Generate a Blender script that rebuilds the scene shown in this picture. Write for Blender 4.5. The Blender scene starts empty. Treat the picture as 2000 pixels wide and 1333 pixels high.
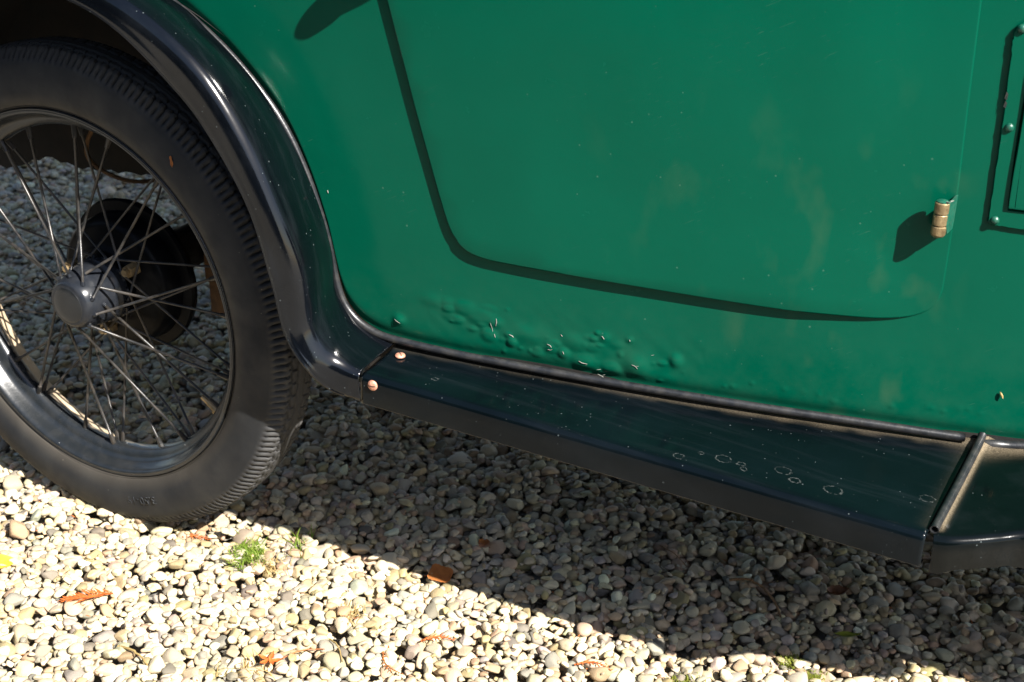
import bpy, bmesh, math, random
import numpy as np
from mathutils import Vector, Matrix, geometry

rad = math.radians
RNG = np.random.default_rng(7)
random.seed(7)
SC = bpy.context.scene
COL = SC.collection

# ------------------------------------------------------------------ camera
CAM_POS = (1.3028, -1.22622, 1.11822)
YAW, PITCH, ROLL = -0.496561, 0.458119, 0.02443
fwd = Vector((math.sin(YAW) * math.cos(PITCH), math.cos(YAW) * math.cos(PITCH), -math.sin(PITCH)))
r0 = Vector((math.cos(YAW), -math.sin(YAW), 0))
u0 = r0.cross(fwd)
cr = math.cos(ROLL) * r0 + math.sin(ROLL) * u0
cu = -math.sin(ROLL) * r0 + math.cos(ROLL) * u0
cam_d = bpy.data.cameras.new("camera")
cam = bpy.data.objects.new("camera", cam_d)
COL.objects.link(cam)
cam.matrix_world = Matrix(((cr.x, cu.x, -fwd.x, CAM_POS[0]), (cr.y, cu.y, -fwd.y, CAM_POS[1]),
                           (cr.z, cu.z, -fwd.z, CAM_POS[2]), (0, 0, 0, 1)))
cam_d.sensor_width = 36.0
cam_d.lens = 2.82516 * 18.0
cam_d.clip_start = 0.02
cam_d.clip_end = 400
cam_d.dof.use_dof = True
cam_d.dof.focus_distance = 1.66
cam_d.dof.aperture_fstop = 9.0
SC.camera = cam

# ------------------------------------------------------------------ sky, sun, exposure
SUN = Vector((1.0, -0.29, 1.0)).normalized()       # towards the sun
SUN_EL = math.asin(SUN.z)
world = bpy.data.worlds.new("World")
SC.world = world
world.use_nodes = True
wn = world.node_tree.nodes
wn.clear()
wo = wn.new("ShaderNodeOutputWorld")
wb = wn.new("ShaderNodeBackground")
sky = wn.new("ShaderNodeTexSky")
sky.sky_type = 'NISHITA'
sky.sun_disc = False
sky.sun_elevation = SUN_EL
sky.sun_rotation = math.atan2(SUN.x, SUN.y)
sky.air_density = 1.0
sky.dust_density = 1.0
wb.inputs['Strength'].default_value = 0.064
world.node_tree.links.new(sky.outputs[0], wb.inputs[0])
world.node_tree.links.new(wb.outputs[0], wo.inputs[0])

sun_d = bpy.data.lights.new("sun", 'SUN')
sun_d.energy = 5.0
sun_d.angle = rad(0.5)
sun_d.color = (1.0, 0.96, 0.90)
sun = bpy.data.objects.new("sun", sun_d)
COL.objects.link(sun)
sun.location = SUN * 10
sun.rotation_euler = SUN.to_track_quat('Z', 'Y').to_euler()

SC.view_settings.view_transform = 'Standard'
SC.view_settings.look = 'None'
SC.view_settings.gamma = 1
SC.view_settings.use_curve_mapping = False
SC.view_settings.exposure = 1.65
SC.cycles.max_bounces = 8

# ------------------------------------------------------------------ helpers
def mesh_data(name, verts, faces, mat=None, smooth=True, sharp=35):
    me = bpy.data.meshes.new(name)
    me.from_pydata([tuple(map(float, v)) for v in verts], [], [tuple(map(int, f)) for f in faces])
    if mat: me.materials.append(mat)
    if smooth:
        me.polygons.foreach_set('use_smooth', [True] * len(me.polygons))
        if sharp: me.set_sharp_from_angle(angle=rad(sharp))
    me.update()
    return me

def link(name, me, parent=None, loc=None, rot=None, **props):
    o = bpy.data.objects.new(name, me)
    COL.objects.link(o)
    if parent is not None: o.parent = parent
    if loc is not None: o.location = loc
    if rot is not None: o.rotation_euler = rot
    for k, v in props.items(): o[k] = v
    return o

def mobj(name, verts, faces, mat, parent=None, smooth=True, sharp=35, **props):
    return link(name, mesh_data(name, verts, faces, mat, smooth, sharp), parent, **props)

class MB:
    def __init__(s): s.v = []; s.f = []
    def add(s, v, f):
        o = len(s.v); s.v += [tuple(p) for p in v]; s.f += [tuple(i + o for i in q) for q in f]; return s
    def grid(s, P, closed_u=False, closed_v=False, flip=False):
        nu, nv = len(P), len(P[0]); o = len(s.v)
        for r in P: s.v += [tuple(p) for p in r]
        for i in range(nu if closed_u else nu - 1):
            for j in range(nv if closed_v else nv - 1):
                a, b = i, (i + 1) % nu; c, d = j, (j + 1) % nv
                q = (o + a * nv + c, o + b * nv + c, o + b * nv + d, o + a * nv + d)
                s.f.append(q[::-1] if flip else q)
        return s
    def box(s, lo, hi):
        x0, y0, z0 = lo; x1, y1, z1 = hi
        v = [(x0, y0, z0), (x1, y0, z0), (x1, y1, z0), (x0, y1, z0), (x0, y0, z1), (x1, y0, z1), (x1, y1, z1), (x0, y1, z1)]
        return s.add(v, [(0, 3, 2, 1), (4, 5, 6, 7), (0, 1, 5, 4), (1, 2, 6, 5), (2, 3, 7, 6), (3, 0, 4, 7)])
    def tube(s, path, r, n=8, caps=True):
        path = [Vector(p) for p in path]; rings = []
        T0 = (path[1] - path[0]).normalized()
        up = Vector((0, 0, 1)) if abs(T0.z) < 0.9 else Vector((1, 0, 0))
        N = (up - T0 * up.dot(T0)).normalized()
        for i, p in enumerate(path):
            T = (path[min(i + 1, len(path) - 1)] - path[max(i - 1, 0)]).normalized()
            N = (N - T * N.dot(T)).normalized(); B = T.cross(N)
            rr = float(r[i] if hasattr(r, "__len__") else r)
            rings.append([p + rr * (math.cos(a) * N + math.sin(a) * B) for a in [2 * math.pi * k / n for k in range(n)]])
        o = len(s.v); s.grid(rings, closed_v=True, flip=True)
        if caps:
            s.f.append(tuple(o + k for k in range(n)))
            s.f.append(tuple(o + (len(path) - 1) * n + k for k in range(n))[::-1])
        return s
    def lathe(s, prof, n=64, axis='Y', closed=False):
        P = []
        for k in range(n):
            a = 2 * math.pi * k / n; c, q = math.cos(a), math.sin(a)
            P.append([((r * c, y, r * q) if axis == 'Y' else (r * c, r * q, y)) for r, y in prof])
        return s.grid(P, closed_u=True, closed_v=closed, flip=(axis == 'Y'))
    def obj(s, name, mat, parent=None, smooth=True, sharp=35, **kw): return mobj(name, s.v, s.f, mat, parent, smooth, sharp, **kw)

def catmull(P, sub):
    P = np.array(P, float); n = len(P); out = []
    for i in range(n - 1):
        p0, p1, p2, p3 = P[max(i - 1, 0)], P[i], P[i + 1], P[min(i + 2, n - 1)]
        for k in range(sub):
            t = k / sub
            out.append(0.5 * (2 * p1 + (p2 - p0) * t + (2 * p0 - 5 * p1 + 4 * p2 - p3) * t * t + (3 * p1 - p0 - 3 * p2 + p3) * t ** 3))
    out.append(P[-1]); return np.array(out)

def resample(P, step):
    P = np.array(P, float); d = np.r_[0, np.cumsum(np.linalg.norm(np.diff(P, axis=0), axis=1))]
    n = max(2, int(round(d[-1] / step)) + 1); t = np.linspace(0, d[-1], n)
    return np.stack([np.interp(t, d, P[:, k]) for k in range(P.shape[1])], 1)

# ------------------------------------------------------------------ materials
class NT:
    def __init__(s, name):
        s.m = bpy.data.materials.new(name); s.m.use_nodes = True; s.t = s.m.node_tree; s.t.nodes.clear()
        s.out = s.t.nodes.new("ShaderNodeOutputMaterial"); s.b = s.t.nodes.new("ShaderNodeBsdfPrincipled")
        s.t.links.new(s.b.outputs[0], s.out.inputs[0])
    def n(s, kind, ins=None, **attrs):
        nd = s.t.nodes.new("ShaderNode" + kind)
        for k, v in attrs.items(): setattr(nd, k, v)
        for k, v in (ins or {}).items(): s.set(nd, k, v)
        return nd
    def set(s, nd, k, v):
        sock = nd.inputs[k]
        if isinstance(v, bpy.types.NodeSocket): s.t.links.new(v, sock)
        elif isinstance(v, bpy.types.Node): s.t.links.new(v.outputs[0], sock)
        else:
            if sock.type == 'RGBA' and len(v) == 3: v = (*v, 1)
            sock.default_value = v
    def p(s, **kw):
        for k, v in kw.items(): s.set(s.b, k.replace('_', ' '), v)
        return s
    def coord(s, kind='Object'): return s.n("TexCoord").outputs[kind]
    def noise(s, scale, detail=3, rough=0.55, vec=None, dist=0.0):
        return s.n("TexNoise", {'Vector': vec if vec is not None else s.coord(), 'Scale': scale, 'Detail': detail, 'Roughness': rough, 'Distortion': dist}).outputs[0]
    def ramp(s, fac, a, b, ca=0.0, cb=1.0):
        return s.n("MapRange", {0: fac, 1: a, 2: b, 3: ca, 4: cb}).outputs[0]
    def math(s, op, a, b=0.0, c=0.0): return s.n("Math", {0: a, 1: b, 2: c}, operation=op).outputs[0]
    def mix(s, f, a, b, mode='MIX'):
        nd = s.n("Mix", data_type='RGBA', blend_type=mode)
        s.set(nd, 0, f); s.set(nd, 6, a); s.set(nd, 7, b); return nd.outputs[2]
    def attr(s, name, out='Fac', kind='GEOMETRY'): return s.n("Attribute", attribute_name=name, attribute_type=kind).outputs[out]
    def bump(s, h, strength=0.3, dist=0.01, normal=None):
        ins = {'Strength': strength, 'Distance': dist, 'Height': h}
        if normal is not None: ins['Normal'] = normal
        return s.n("Bump", ins).outputs[0]
    def scaled(s, sc, vec=None):
        return s.n("Mapping", {'Vector': vec if vec is not None else s.coord(), 'Scale': sc}).outputs[0]
    def specks(s, scale, size, density, vec=None):
        v = s.n("TexVoronoi", {'Vector': vec if vec is not None else s.coord(), 'Scale': scale}, feature='F1')
        k = s.n("SeparateColor", {0: v.outputs['Color']})
        var = s.math('ADD', s.math('MULTIPLY', s.math('MULTIPLY', k.outputs[1], k.outputs[1]), 0.95), 0.18)
        d = s.ramp(s.math('DIVIDE', v.outputs['Distance'], var), size, size * 0.5)
        keep = s.math('LESS_THAN', k.outputs[0], density)
        sz = s.math('MULTIPLY', d, keep)
        return s.math('MINIMUM', sz, 1.0)

def mat_green():
    t = NT("green_paint")
    base = (0.0, 0.057, 0.0315)
    n1 = t.noise(6, 4)
    c = t.mix(t.ramp(n1, 0.3, 0.75), base, (0.0, 0.063, 0.0355))
    # warm reflections low on the door, painted into the colour as tan mottle
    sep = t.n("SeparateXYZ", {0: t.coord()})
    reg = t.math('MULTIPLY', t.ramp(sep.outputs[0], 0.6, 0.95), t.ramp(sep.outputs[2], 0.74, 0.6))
    refl = t.ramp(t.noise(20, 3, 0.5, t.scaled((1, 1, 0.55))), 0.55, 0.72)
    refl = t.math('MULTIPLY', t.math('MULTIPLY', refl, t.math('MULTIPLY', reg, t.ramp(sep.outputs[0], 1.06, 1.02))), 0.042)
    c = t.mix(refl, c, (0.33, 0.24, 0.11))
    # overall road dust film towards the sill
    low = t.math('MULTIPLY', t.ramp(sep.outputs[2], 0.47, 0.35), t.ramp(t.noise(40, 4, 0.65), 0.35, 0.8, 0.0, 0.025))
    c = t.mix(low, c, (0.30, 0.30, 0.22))
    dens = t.ramp(t.noise(5, 2), 0.45, 0.7, 0.004, 0.05)
    sp = t.specks(240, 0.36, dens)
    sp2 = t.specks(90, 0.09, 0.02)
    s = t.math('MAXIMUM', sp, sp2)
    c = t.mix(t.math('MULTIPLY', s, 0.09), c, (0.30, 0.42, 0.34))
    # hairline scratches
    sc = t.noise(60, 1, 0.4, t.scaled((1, 1, 14), t.n("Mapping", {'Vector': t.coord(), 'Rotation': (0, 0.5, 0)}).outputs[0]))
    sc = t.math('MULTIPLY', t.ramp(sc, 0.735, 0.76), t.ramp(t.noise(9, 2), 0.52, 0.62))
    c = t.mix(t.math('MULTIPLY', sc, 0.03), c, (0.35, 0.45, 0.36))
    t.p(Base_Color=c, Roughness=t.ramp(t.noise(30, 4), 0.3, 0.8, 0.16, 0.30), Specular_IOR_Level=0.13)
    b = t.bump(t.noise(22, 3, 0.55), 0.10, 0.004)
    b = t.bump(t.noise(420, 2, 0.5), 0.035, 0.001, b)
    t.p(Normal=b)
    return t.m

def mat_black(name="black_paint", rings=(), dusty=0.0, along=(1, 1, 1), tint=(0.006, 0.008, 0.010), spec=0.21, coat=0.0):
    t = NT(name)
    c = t.mix(t.ramp(t.noise(9, 4), 0.35, 0.75), tint, tuple(k * 1.8 for k in tint))
    # smeared polish streaks, with bluish sky sheen painted into their colour
    st = t.ramp(t.noise(14, 4, 0.6, t.scaled(along)), 0.5, 0.85, 0.0, 0.012)
    c = t.mix(st, c, (0.35, 0.40, 0.48))
    s = t.math('MAXIMUM', t.specks(330, 0.32, t.ramp(t.noise(7, 2), 0.35, 0.7, 0.01, 0.10)), t.specks(110, 0.13, 0.04))
    c = t.mix(t.math('MULTIPLY', s, 0.2), c, (0.28, 0.33, 0.33))
    if dusty:
        d = t.attr('dust')
        g = t.noise(700, 3, 0.7)
        d = t.math('MULTIPLY', d, t.ramp(g, 0.30, 0.70, 0.25, 1.25))
        d = t.math('MINIMUM', t.math('MULTIPLY', d, dusty), 0.92)
        c = t.mix(d, c, (0.24, 0.19, 0.125))
    else: d = None
    if rings:
        sep = t.n("SeparateXYZ", {0: t.coord()})
        wob = t.math('MULTIPLY', t.math('SUBTRACT', t.noise(300, 2), 0.5), 0.006)
        tot = None
        for (x, y, rr) in rings:
            dx = t.math('SUBTRACT', sep.outputs[0], x); dy = t.math('MULTIPLY', t.math('SUBTRACT', sep.outputs[1], y), 1.2)
            q = t.math('SQRT', t.math('ADD', t.math('MULTIPLY', dx, dx), t.math('MULTIPLY', dy, dy)))
            q = t.math('ABSOLUTE', t.math('SUBTRACT', t.math('ADD', q, wob), rr))
            q = t.ramp(q, 0.0009, 0.0003)
            tot = q if tot is None else t.math('MAXIMUM', tot, q)
        tot = t.math('MULTIPLY', tot, t.ramp(t.noise(260, 2), 0.36, 0.62, 0.0, 0.12))
        c = t.mix(tot, c, (0.42, 0.44, 0.42))
    rough = t.ramp(t.noise(24, 4, 0.6, t.scaled(along)), 0.3, 0.8, 0.08, 0.18)
    if d is not None: rough = t.math('MAXIMUM', rough, t.math('MULTIPLY', d, 0.9))
    t.p(Base_Color=c, Roughness=rough, Specular_IOR_Level=spec, Coat_Weight=coat, Coat_Roughness=0.17)
    t.p(Normal=t.bump(t.noise(500, 2), 0.03, 0.001, t.bump(t.noise(26, 3), 0.05, 0.003)))
    return t.m

def mat_simple(name, col, rough=0.6, metal=0.0, var=0.35, scale=40, bump=0.15, dirt=None, dirt_amt=0.5, dirt_scale=18, spec=0.5):
    t = NT(name)
    a = tuple(k * (1 - var) for k in col); b = tuple(min(1, k * (1 + var)) for k in col)
    c = t.mix(t.ramp(t.noise(scale, 4, 0.6), 0.3, 0.7), a, b)
    if dirt:
        f = t.math('MULTIPLY', t.ramp(t.noise(dirt_scale, 5, 0.65), 0.42, 0.68), dirt_amt)
        c = t.mix(f, c, dirt)
    t.p(Base_Color=c, Roughness=rough, Metallic=metal, Specular_IOR_Level=spec)
    if bump: t.p(Normal=t.bump(t.noise(scale * 4, 3, 0.6), bump, 0.002))
    return t.m

def mat_rubber():
    t = NT("tyre_rubber")
    sep = t.n("SeparateXYZ", {0: t.coord()})
    r2 = t.math('SQRT', t.math('ADD', t.math('MULTIPLY', sep.outputs[0], sep.outputs[0]), t.math('MULTIPLY', sep.outputs[2], sep.outputs[2])))
    c = t.mix(t.ramp(t.noise(16, 5, 0.6), 0.3, 0.75), (0.012, 0.0135, 0.016), (0.027, 0.028, 0.029))
    c = t.mix(t.ramp(r2, 0.310, 0.322, 0, 0.38), c, (0.085, 0.080, 0.073))
    inner = t.math('MULTIPLY', t.ramp(r2, 0.275, 0.257), 0.25)
    c = t.mix(inner, c, (0.13, 0.105, 0.07))
    smear = t.math('MULTIPLY', t.ramp(t.noise(9, 5, 0.62), 0.5, 0.75), 0.16)
    c = t.mix(smear, c, (0.16, 0.14, 0.11))
    c = t.mix(t.math('MULTIPLY', t.specks(260, 0.2, 0.05), 0.4), c, (0.4, 0.36, 0.28))
    t.p(Base_Color=c, Roughness=t.ramp(t.noise(40, 4), 0.3, 0.8, 0.55, 0.8), Specular_IOR_Level=0.22)
    t.p(Normal=t.bump(t.noise(500, 3, 0.6), 0.12, 0.001, t.bump(t.noise(45, 3), 0.15, 0.002)))
    return t.m

def mat_rim():
    t = NT("rim_enamel")
    sep = t.n("SeparateXYZ", {0: t.coord()})
    f = t.ramp(t.math('ADD', sep.outputs[1], t.math('MULTIPLY', t.math('SUBTRACT', t.noise(26, 3), 0.5), 0.035)), 0.034, 0.046)
    grime = t.math('MULTIPLY', t.ramp(t.noise(60, 4), 0.40, 0.8), 0.05)
    c = t.mix(grime, (0.010, 0.012, 0.014), (0.22, 0.2, 0.17))
    tan = t.mix(t.ramp(t.noise(30, 5, 0.65), 0.35, 0.65), (0.46, 0.36, 0.24), (0.30, 0.23, 0.15))
    c = t.mix(f, c, tan)
    c = t.mix(t.math('MULTIPLY', t.specks(180, 0.2, 0.06), 0.7), c, (0.6, 0.6, 0.58))
    t.p(Base_Color=c, Roughness=t.math('ADD', t.math('MULTIPLY', f, 0.55), 0.27), Specular_IOR_Level=0.5)
    t.p(Normal=t.bump(t.noise(120, 3), 0.10, 0.002))
    return t.m

def stone_nodes(t, colsock):
    n1 = t.noise(150, 4, 0.62)
    c = t.mix(t.ramp(n1, 0.3, 0.75), t.mix(1.0, colsock, (0.78, 0.77, 0.75), 'MULTIPLY'), t.mix(1.0, colsock, (1.10, 1.09, 1.07), 'MULTIPLY'))
    stain = t.math('MULTIPLY', t.ramp(t.noise(60, 4, 0.6), 0.56, 0.74), 0.30)
    c = t.mix(stain, c, (0.30, 0.23, 0.13))
    dark = t.math('MULTIPLY', t.ramp(t.noise(900, 2, 0.6), 0.58, 0.72), 0.35)
    c = t.mix(dark, c, (0.14, 0.13, 0.12))
    t.p(Base_Color=c, Roughness=0.72, Specular_IOR_Level=0.35)
    t.p(Normal=t.bump(t.noise(900, 3, 0.65), 0.22, 0.001, t.bump(t.noise(160, 4, 0.6), 0.35, 0.0025)))
    return t.m

def mat_pebble_attr():
    t = NT("pebble_mix"); return stone_nodes(t, t.attr('col', 'Color'))
def mat_pebble_obj():
    t = NT("pebble_stone")
    t2 = t.n("ObjectInfo").outputs['Color']
    return stone_nodes(t, t2)

def mat_ground():
    t = NT("gravel_bed")
    v = t.n("TexVoronoi", {'Vector': t.coord(), 'Scale': 52.0, 'Randomness': 1.0}, feature='F1')
    e = t.n("TexVoronoi", {'Vector': t.coord(), 'Scale': 52.0, 'Randomness': 1.0}, feature='DISTANCE_TO_EDGE')
    k = t.n("SeparateColor", {0: v.outputs['Color']})
    c = t.mix(k.outputs[0], (0.17, 0.155, 0.125), (0.33, 0.30, 0.25))
    c = t.mix(t.ramp(k.outputs[1], 0.8, 1.0), c, (0.13, 0.13, 0.125))
    c = t.mix(t.ramp(e.outputs['Distance'], 0.0, 0.06, 0.85, 0.0), c, (0.10, 0.085, 0.065))
    t.p(Base_Color=c, Roughness=0.85)
    t.p(Normal=t.bump(t.ramp(e.outputs['Distance'], 0.0, 0.25), 0.8, 0.008))
    return t.m

def mat_soil():
    return mat_simple("soil", (0.12, 0.10, 0.075), 0.95, var=0.4, scale=90, bump=0.5)

def mat_leaf(name, a, b, rough=0.55, trans=0.25, scale=120):
    t = NT(name)
    c = t.mix(t.ramp(t.noise(scale, 4, 0.6), 0.3, 0.7), a, b)
    t.p(Base_Color=c, Roughness=rough, Specular_IOR_Level=0.35)
    tr = t.n("BsdfTranslucent", {0: c})
    mx = t.n("MixShader", {0: trans, 1: t.b.outputs[0], 2: tr.outputs[0]})
    t.t.links.new(mx.outputs[0], t.out.inputs[0])
    t.p(Normal=t.bump(t.noise(scale * 2, 3), 0.25, 0.001))
    return t.m

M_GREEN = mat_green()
M_WING = mat_black("wing_enamel", along=(1, 5, 1), spec=0.46, coat=0.10, tint=(0.001, 0.0014, 0.0022))
BOARD_RINGS = [(0.8689, 0.0556, 0.0085), (0.8885, 0.0562, 0.0042), (0.895, 0.0484, 0.0035), (0.9315, 0.069, 0.0085), (0.9481, 0.0572, 0.0058),
               (0.9881, 0.0625, 0.0095), (1.0768, 0.1026, 0.0075), (0.8445, 0.0531, 0.003), (0.8261, 0.0333, 0.006), (0.52, 0.0343, 0.004)]
M_BOARD = mat_black("board_enamel", rings=BOARD_RINGS, dusty=0.6, along=(0.35, 6, 1), tint=(0.001, 0.0022, 0.003))
M_FWING = mat_black("front_wing_enamel", dusty=1.0, along=(1, 1, 1), tint=(0.001, 0.0018, 0.002))
M_BEAD = mat_simple("welting_rubber", (0.011, 0.012, 0.014), 0.36, var=0.3, scale=60, bump=0.12, dirt=(0.06, 0.056, 0.05), dirt_amt=0.4, dirt_scale=70)
M_RUBBER = mat_rubber()
M_RIM = mat_rim()
M_SPOKE = mat_simple("spoke_steel", (0.014, 0.014, 0.014), 0.34, 0.12, var=0.6, scale=70, bump=0.1, dirt=(0.12, 0.10, 0.08), dirt_amt=0.35, dirt_scale=60)
M_HUB = mat_simple("hub_enamel", (0.011, 0.013, 0.017), 0.22, var=0.2, scale=30, bump=0.05, dirt=(0.10, 0.095, 0.09), dirt_amt=0.08, dirt_scale=90, spec=0.3)
M_DRUM = mat_simple("drum_enamel", (0.004, 0.0045, 0.0055), 0.28, var=0.4, scale=30, bump=0.06, dirt=(0.02, 0.018, 0.016), dirt_amt=0.15, dirt_scale=30, spec=0.07)
M_DARK = mat_simple("underseal", (0.004, 0.0036, 0.0032), 0.9, var=0.4, scale=20, bump=0.4, dirt=(0.014, 0.009, 0.005), dirt_amt=0.7)
M_RUST = mat_simple("rusty_steel", (0.16, 0.085, 0.035), 0.85, var=0.5, scale=30, bump=0.5, dirt=(0.05, 0.03, 0.02), dirt_amt=0.7)
M_BRASS = mat_simple("brass", (0.36, 0.265, 0.14), 0.42, 0.6, var=0.35, scale=90, bump=0.2, dirt=(0.12, 0.07, 0.03), dirt_amt=0.55, dirt_scale=120)
M_COPPER = mat_simple("copper_screw", (0.62, 0.30, 0.20), 0.5, 0.35, var=0.25, scale=160, bump=0.3, dirt=(0.30, 0.13, 0.08), dirt_amt=0.6, dirt_scale=300)
M_SLOT = mat_simple("slot_grime", (0.05, 0.025, 0.015), 0.9, var=0.2, bump=0)
M_CHIP = mat_simple("bare_filler", (0.19, 0.19, 0.165), 0.8, var=0.25, scale=200, bump=0.2)
M_PINHEAD = mat_simple("hinge_green", (0.003, 0.066, 0.042), 0.35, var=0.25, scale=120, bump=0.15, dirt=(0.20, 0.20, 0.14), dirt_amt=0.12, dirt_scale=260)
M_GLASS = mat_simple("dark_glass", (0.01, 0.012, 0.012), 0.06, var=0.1, bump=0)
M_PEB_A = mat_pebble_attr()
M_PEB_O = mat_pebble_obj()
M_GROUND = mat_ground()
M_SOIL = mat_soil()
M_STEEL = mat_simple("plated_steel", (0.5, 0.5, 0.5), 0.25, 0.9, var=0.15, bump=0.05)

# ------------------------------------------------------------------ the gravelled ground
ground = link("ground", mesh_data("ground", [(-40, -40, -0.026), (40, -40, -0.026), (40, 40, -0.026), (-40, 40, -0.026)], [(0, 1, 2, 3)], M_GROUND, False), kind="structure")

def stone_shape(seed, sub):
    rg = np.random.default_rng(seed)
    bm = bmesh.new(); bmesh.ops.create_icosphere(bm, subdivisions=sub, radius=1.0)
    V = np.array([v.co[:] for v in bm.verts]); F = [[v.index for v in f.verts] for f in bm.faces]; bm.free()
    U = V / np.linalg.norm(V, axis=1)[:, None]
    R = np.ones(len(U))
    for _ in range(rg.integers(7, 14)):
        n = rg.normal(size=3); n /= np.linalg.norm(n); d = rg.uniform(0.50, 0.86)
        q = U @ n
        lim = np.where(q > 1e-3, d / np.maximum(q, 1e-3), 9.0)
        kk = 38.0
        R = -np.log(np.exp(-kk * R) + np.exp(-kk * lim)) / kk
    for _ in range(3):
        n = rg.normal(size=3) * 1.6
        R = R + 0.03 * np.sin(U @ n + rg.uniform(0, 6))
    V = U * R[:, None]
    V /= np.abs(V).max(0)
    return V, F
NVAR = 18
HI = [stone_shape(100 + i, 3) for i in range(NVAR)]
LO = [stone_shape(100 + i, 2) for i in range(NVAR)]

PAL = np.array([(0.56, 0.53, 0.46), (0.50, 0.48, 0.43), (0.40, 0.39, 0.37), (0.33, 0.34, 0.35), (0.46, 0.40, 0.30), (0.47, 0.38, 0.33),
                (0.20, 0.20, 0.20), (0.36, 0.33, 0.22), (0.66, 0.64, 0.59), (0.36, 0.28, 0.22), (0.42, 0.40, 0.42), (0.52, 0.50, 0.42), (0.44, 0.43, 0.38)])
PALW = np.array([12, 13, 12, 9, 12, 9, 5, 7, 7, 6, 4, 9, 10.]); PALW /= PALW.sum()

CELL = 0.0022
GX0, GX1, GY0, GY1 = -1.62, 1.45, -0.62, 1.85
NX, NY = int((GX1 - GX0) / CELL), int((GY1 - GY0) / CELL)

def project(P):
    d = np.asarray(P, float) - np.array(CAM_POS)
    z = d @ np.array(fwd); f = 2825.16
    return np.stack([1000 + f * (d @ np.array(cr)) / z, 666.5 - f * (d @ np.array(cu)) / z], -1)

def build_gravel():
    # region: what the photograph shows of the ground, plus a wide margin
    gx = GX0 + (np.arange(NX) + .5) * CELL; gy = GY0 + (np.arange(NY) + .5) * CELL
    step = 8
    cx, cy = np.meshgrid(gx[::step], gy[::step], indexing='ij')
    pr = project(np.stack([cx, cy, 0 * cx], -1))
    ok = (pr[..., 0] > -230) & (pr[..., 0] < 2230) & (pr[..., 1] < 1560) & (pr[..., 1] > 200)
    ok &= (cy < 0.78) | ((cx < 0.05) & (cy < 0.78 + 1.05 * (0.05 - cx) + .15))
    ok &= ~((cx < -0.55) & (cy < 0.20) & (cx + 0.4 < 0))
    cells = np.argwhere(ok)
    area = len(cells) * (CELL * step) ** 2
    H = np.full((NX, NY), -0.026, np.float32); OWN = np.full((NX, NY), -1, np.int32)
    N = int(area * 11400)
    a = np.clip(np.exp(RNG.normal(math.log(0.0082), 0.42, N)), 0.0030, 0.021)
    a[:int(N * .38)] = np.clip(a[:int(N * .38)], 0.0074, 0.0195)
    small = np.arange(N) >= int(N * 0.74); a[small] = RNG.uniform(0.0026, 0.0050, small.sum())
    b = a * RNG.uniform(0.58, 0.95, N); c = a * RNG.uniform(0.38, 0.66, N)
    order = np.argsort(-(a + np.where(small, 0, RNG.normal(0, 0.0045, N))))       # big ones tend to settle first, small fill the gaps
    a, b, c = a[order], b[order], c[order]
    yaw = RNG.uniform(0, math.pi, N)
    pick = RNG.integers(0, len(cells), N)
    jit = RNG.uniform(0, step, (N, 2))
    X = np.zeros(N); Y = np.zeros(N); Z = np.zeros(N)
    cand = RNG.normal(0, 1.0, (N, 6, 2))
    for i in range(N):
        A = max(a[i], b[i]); m = int(A / CELL) + 1
        o = np.arange(-m, m + 1) * CELL
        cs, sn = math.cos(yaw[i]), math.sin(yaw[i])
        ox, oy = o[:, None], o[None, :]
        lx = (cs * ox + sn * oy) / a[i]; ly = (-sn * ox + cs * oy) / b[i]
        q = 1 - lx * lx - ly * ly
        ins = q > 0.02
        hgt = np.sqrt(np.maximum(q, 0)) * c[i]
        k0 = cells[pick[i]] * step + jit[i]
        best = None
        for t in range(6):
            ix = int(k0[0] + (cand[i, t, 0] * A / CELL if t else 0)); iy = int(k0[1] + (cand[i, t, 1] * A / CELL if t else 0))
            if ix - m < 0 or iy - m < 0 or ix + m + 1 > NX or iy + m + 1 > NY: continue
            S = H[ix - m:ix + m + 1, iy - m:iy + m + 1]
            zz = (S + hgt)[ins]
            kth = int(len(zz) * 0.80)
            z = float(np.partition(zz, kth)[kth])
            if best is None or z < best[0]: best = (z, ix, iy)
        if best is None: Z[i] = -9; continue
        z, ix, iy = best
        X[i] = GX0 + (ix + .5) * CELL; Y[i] = GY0 + (iy + .5) * CELL; Z[i] = z
        S = H[ix - m:ix + m + 1, iy - m:iy + m + 1]; W = OWN[ix - m:ix + m + 1, iy - m:iy + m + 1]
        top = z + hgt * 0.92
        up = ins & (top > S)
        S[up] = top[up]; W[up] = i
    return a, b, c, yaw, X, Y, Z, H, OWN, ok, step

ga, gb, gc, gyaw, gX, gY, gZ, GH, GOWN, GOK, GSTEP = build_gravel()
okfull = np.repeat(np.repeat(GOK, GSTEP, 0), GSTEP, 1)[:NX, :NY]
own = GOWN[:okfull.shape[0], :okfull.shape[1]]
lvl = float(np.median(GH[:okfull.shape[0], :okfull.shape[1]][okfull & (own >= 0)]))
GSHIFT = 0.002 - lvl                        # median stone top sits at about z = 0.002
# level the bed: the tyre contact is at z = 0
gZ = np.where(gZ > -5, lvl + (gZ - lvl) * 0.56, gZ); GH = lvl + (GH - lvl) * 0.56
cnt = np.bincount(GOWN[GOWN >= 0], minlength=len(ga))
keep = np.where((cnt >= 5) & (gZ > -5))[0]

def ground_z(x, y, r=0.006):
    ix = int((x - GX0) / CELL); iy = int((y - GY0) / CELL); m = max(1, int(r / CELL))
    return float(np.percentile(GH[max(0, ix - m):ix + m + 1, max(0, iy - m):iy + m + 1], 75)) + GSHIFT

def stone_rot(i):
    rg = np.random.default_rng(5000 + int(i))
    tx, ty = rg.normal(0, rad(14), 2)
    return Matrix.Rotation(tx, 3, 'X') @ Matrix.Rotation(ty, 3, 'Y') @ Matrix.Rotation(gyaw[i], 3, 'Z')

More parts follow.
